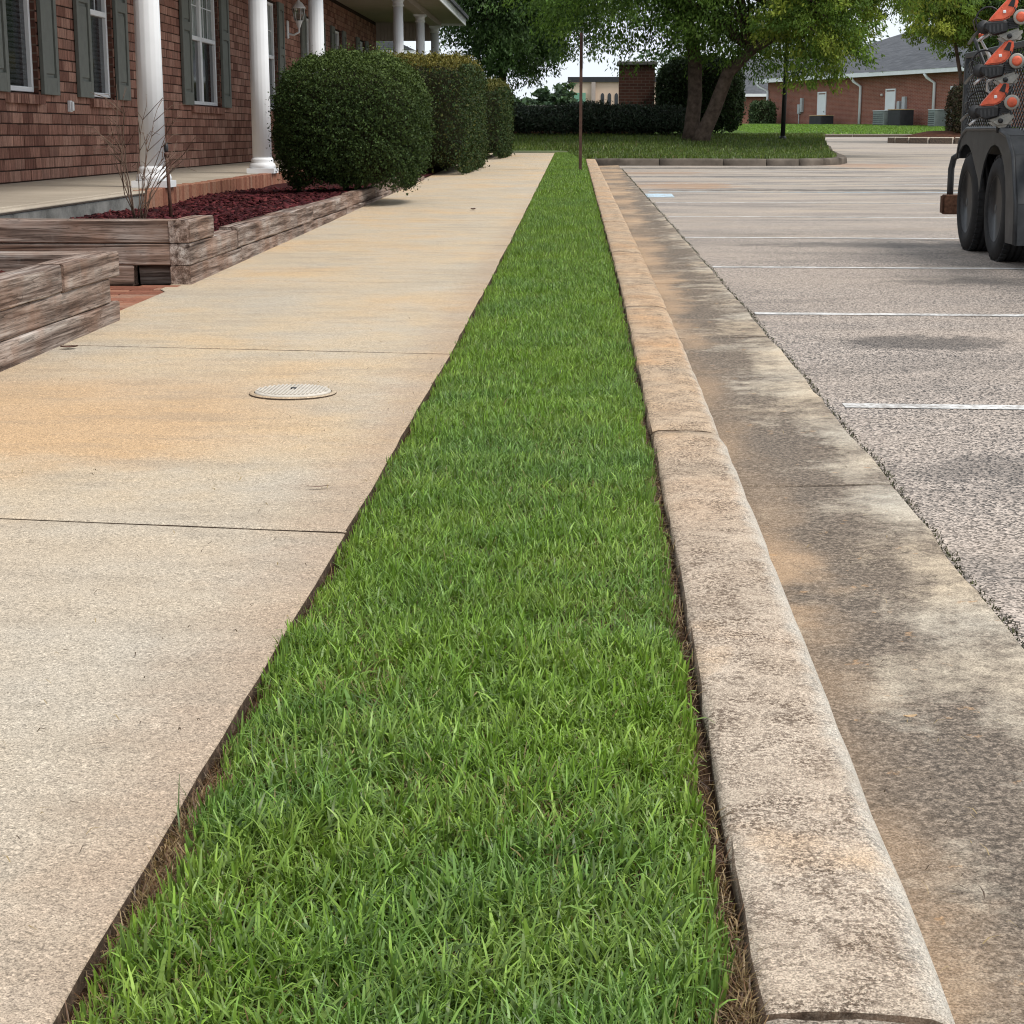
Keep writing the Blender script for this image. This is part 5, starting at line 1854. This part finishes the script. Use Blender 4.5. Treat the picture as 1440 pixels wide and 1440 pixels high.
ac_unit(.7, .95, .92, M['acgreen'], 'grey air conditioner at the far left end of the brick building')
ac_unit(1.9, .8, .62, M['acblack'], 'small dark unit beside the leftmost grey air conditioner')
ac_unit(9.1, 1.5, .75, M['acblack'], 'low dark unit between the first two white doors')
ac_unit(16.9, 1.25, .95, M['acgreen'], 'grey air conditioner below the wall meters')
ac_unit(18.6, 1.35, 1.0, M['acblack'], 'dark unit with a tan top beside the downspout')
ac_unit(22.9, .7, .95, M['acgreen'], 'grey air conditioner before the rightmost white door')

fb2 = thing('grey_roofed_house', (13, 150, 1.2), 'small brick house with a grey roof left of the long building', 'house')
MB().box(11.4, 24, 150, 160, .5, 3.9).build('wall', M['far_brick'], fb2)
MB().prism([(149.4, 3.9), (155, 7.0), (160.6, 3.9)], 10.6, 24.6, 'X').build('roof', M['shingle'], fb2)
MB().box(10.6, 24.6, 149.36, 149.4, 3.75, 3.98).build('fascia', M['white'], fb2)
shrub('far_hedge', 'small green hedge before the small far house', (11.0, 119, 1.9), (.85, .8, .95), 4, 3000, .16, [(.04, .062, .026), (.05, .075, .03)], None, 1.0, .1, True)

cb_ = thing('cream_building', (2, 220, 1.5), 'cream building with a row of tall narrow windows seen past the sign post', 'building')
MB().box(-3.2, 12, 220, 236, .5, 6.9).build('wall', M['cream'], cb_)
MB().box(-3.5, 12.3, 219.7, 236, 6.9, 7.5).build('cornice', M['acblack'], cb_)
MB().box(-.6, -.1, 219.6, 219.99, .5, 6.88).build('pilaster', M['soffit'], cb_)
MB().box(-2.9, -1.3, 219.0, 219.98, 4.4, 5.6).build('awning', M['greenroof'], cb_)
for k in range(7):
    u = .55 + k * .85
    wv_ = MB().prism([(u, 4.0), (u + .42, 4.0), (u + .42, 5.3), (u + .36, 5.5), (u + .21, 5.6), (u + .06, 5.5), (u, 5.3)], 219.93, 219.985, 'Y').build('window', M['glass'], cb_)
    MB().box(u - .05, u + .47, 219.88, 219.984, 3.9, 3.995).build('sill', M['acblack'], wv_)

# far trees
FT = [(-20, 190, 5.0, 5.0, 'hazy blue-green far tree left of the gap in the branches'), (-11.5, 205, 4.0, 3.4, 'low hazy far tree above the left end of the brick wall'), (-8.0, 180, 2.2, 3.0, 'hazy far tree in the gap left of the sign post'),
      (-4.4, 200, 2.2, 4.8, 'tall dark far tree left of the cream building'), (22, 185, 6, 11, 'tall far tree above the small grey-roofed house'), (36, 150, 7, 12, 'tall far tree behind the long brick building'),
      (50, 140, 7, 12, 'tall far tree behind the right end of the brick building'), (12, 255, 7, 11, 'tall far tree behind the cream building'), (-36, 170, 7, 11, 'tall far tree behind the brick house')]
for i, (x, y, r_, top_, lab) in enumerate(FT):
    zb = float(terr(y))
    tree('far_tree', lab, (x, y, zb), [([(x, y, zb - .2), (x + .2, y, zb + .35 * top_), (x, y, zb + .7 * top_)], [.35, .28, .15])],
         [('crown', (x, y, zb + top_ * .55), (r_, r_ * .8, top_ * .45), 70 + 25 * (r_ > 4), 55, [(.05, .085, .045), (.06, .10, .05), (.042, .07, .04)], r_ * .42)], .55, None, 60 + i, droop=.2, lw=.6)  # distance haze is put into these bluish-green leaf colours

print('OBJECTS', len(bpy.data.objects), 'TRIS', sum(len(me.loops) - 2 * len(me.polygons) for me in bpy.data.meshes))
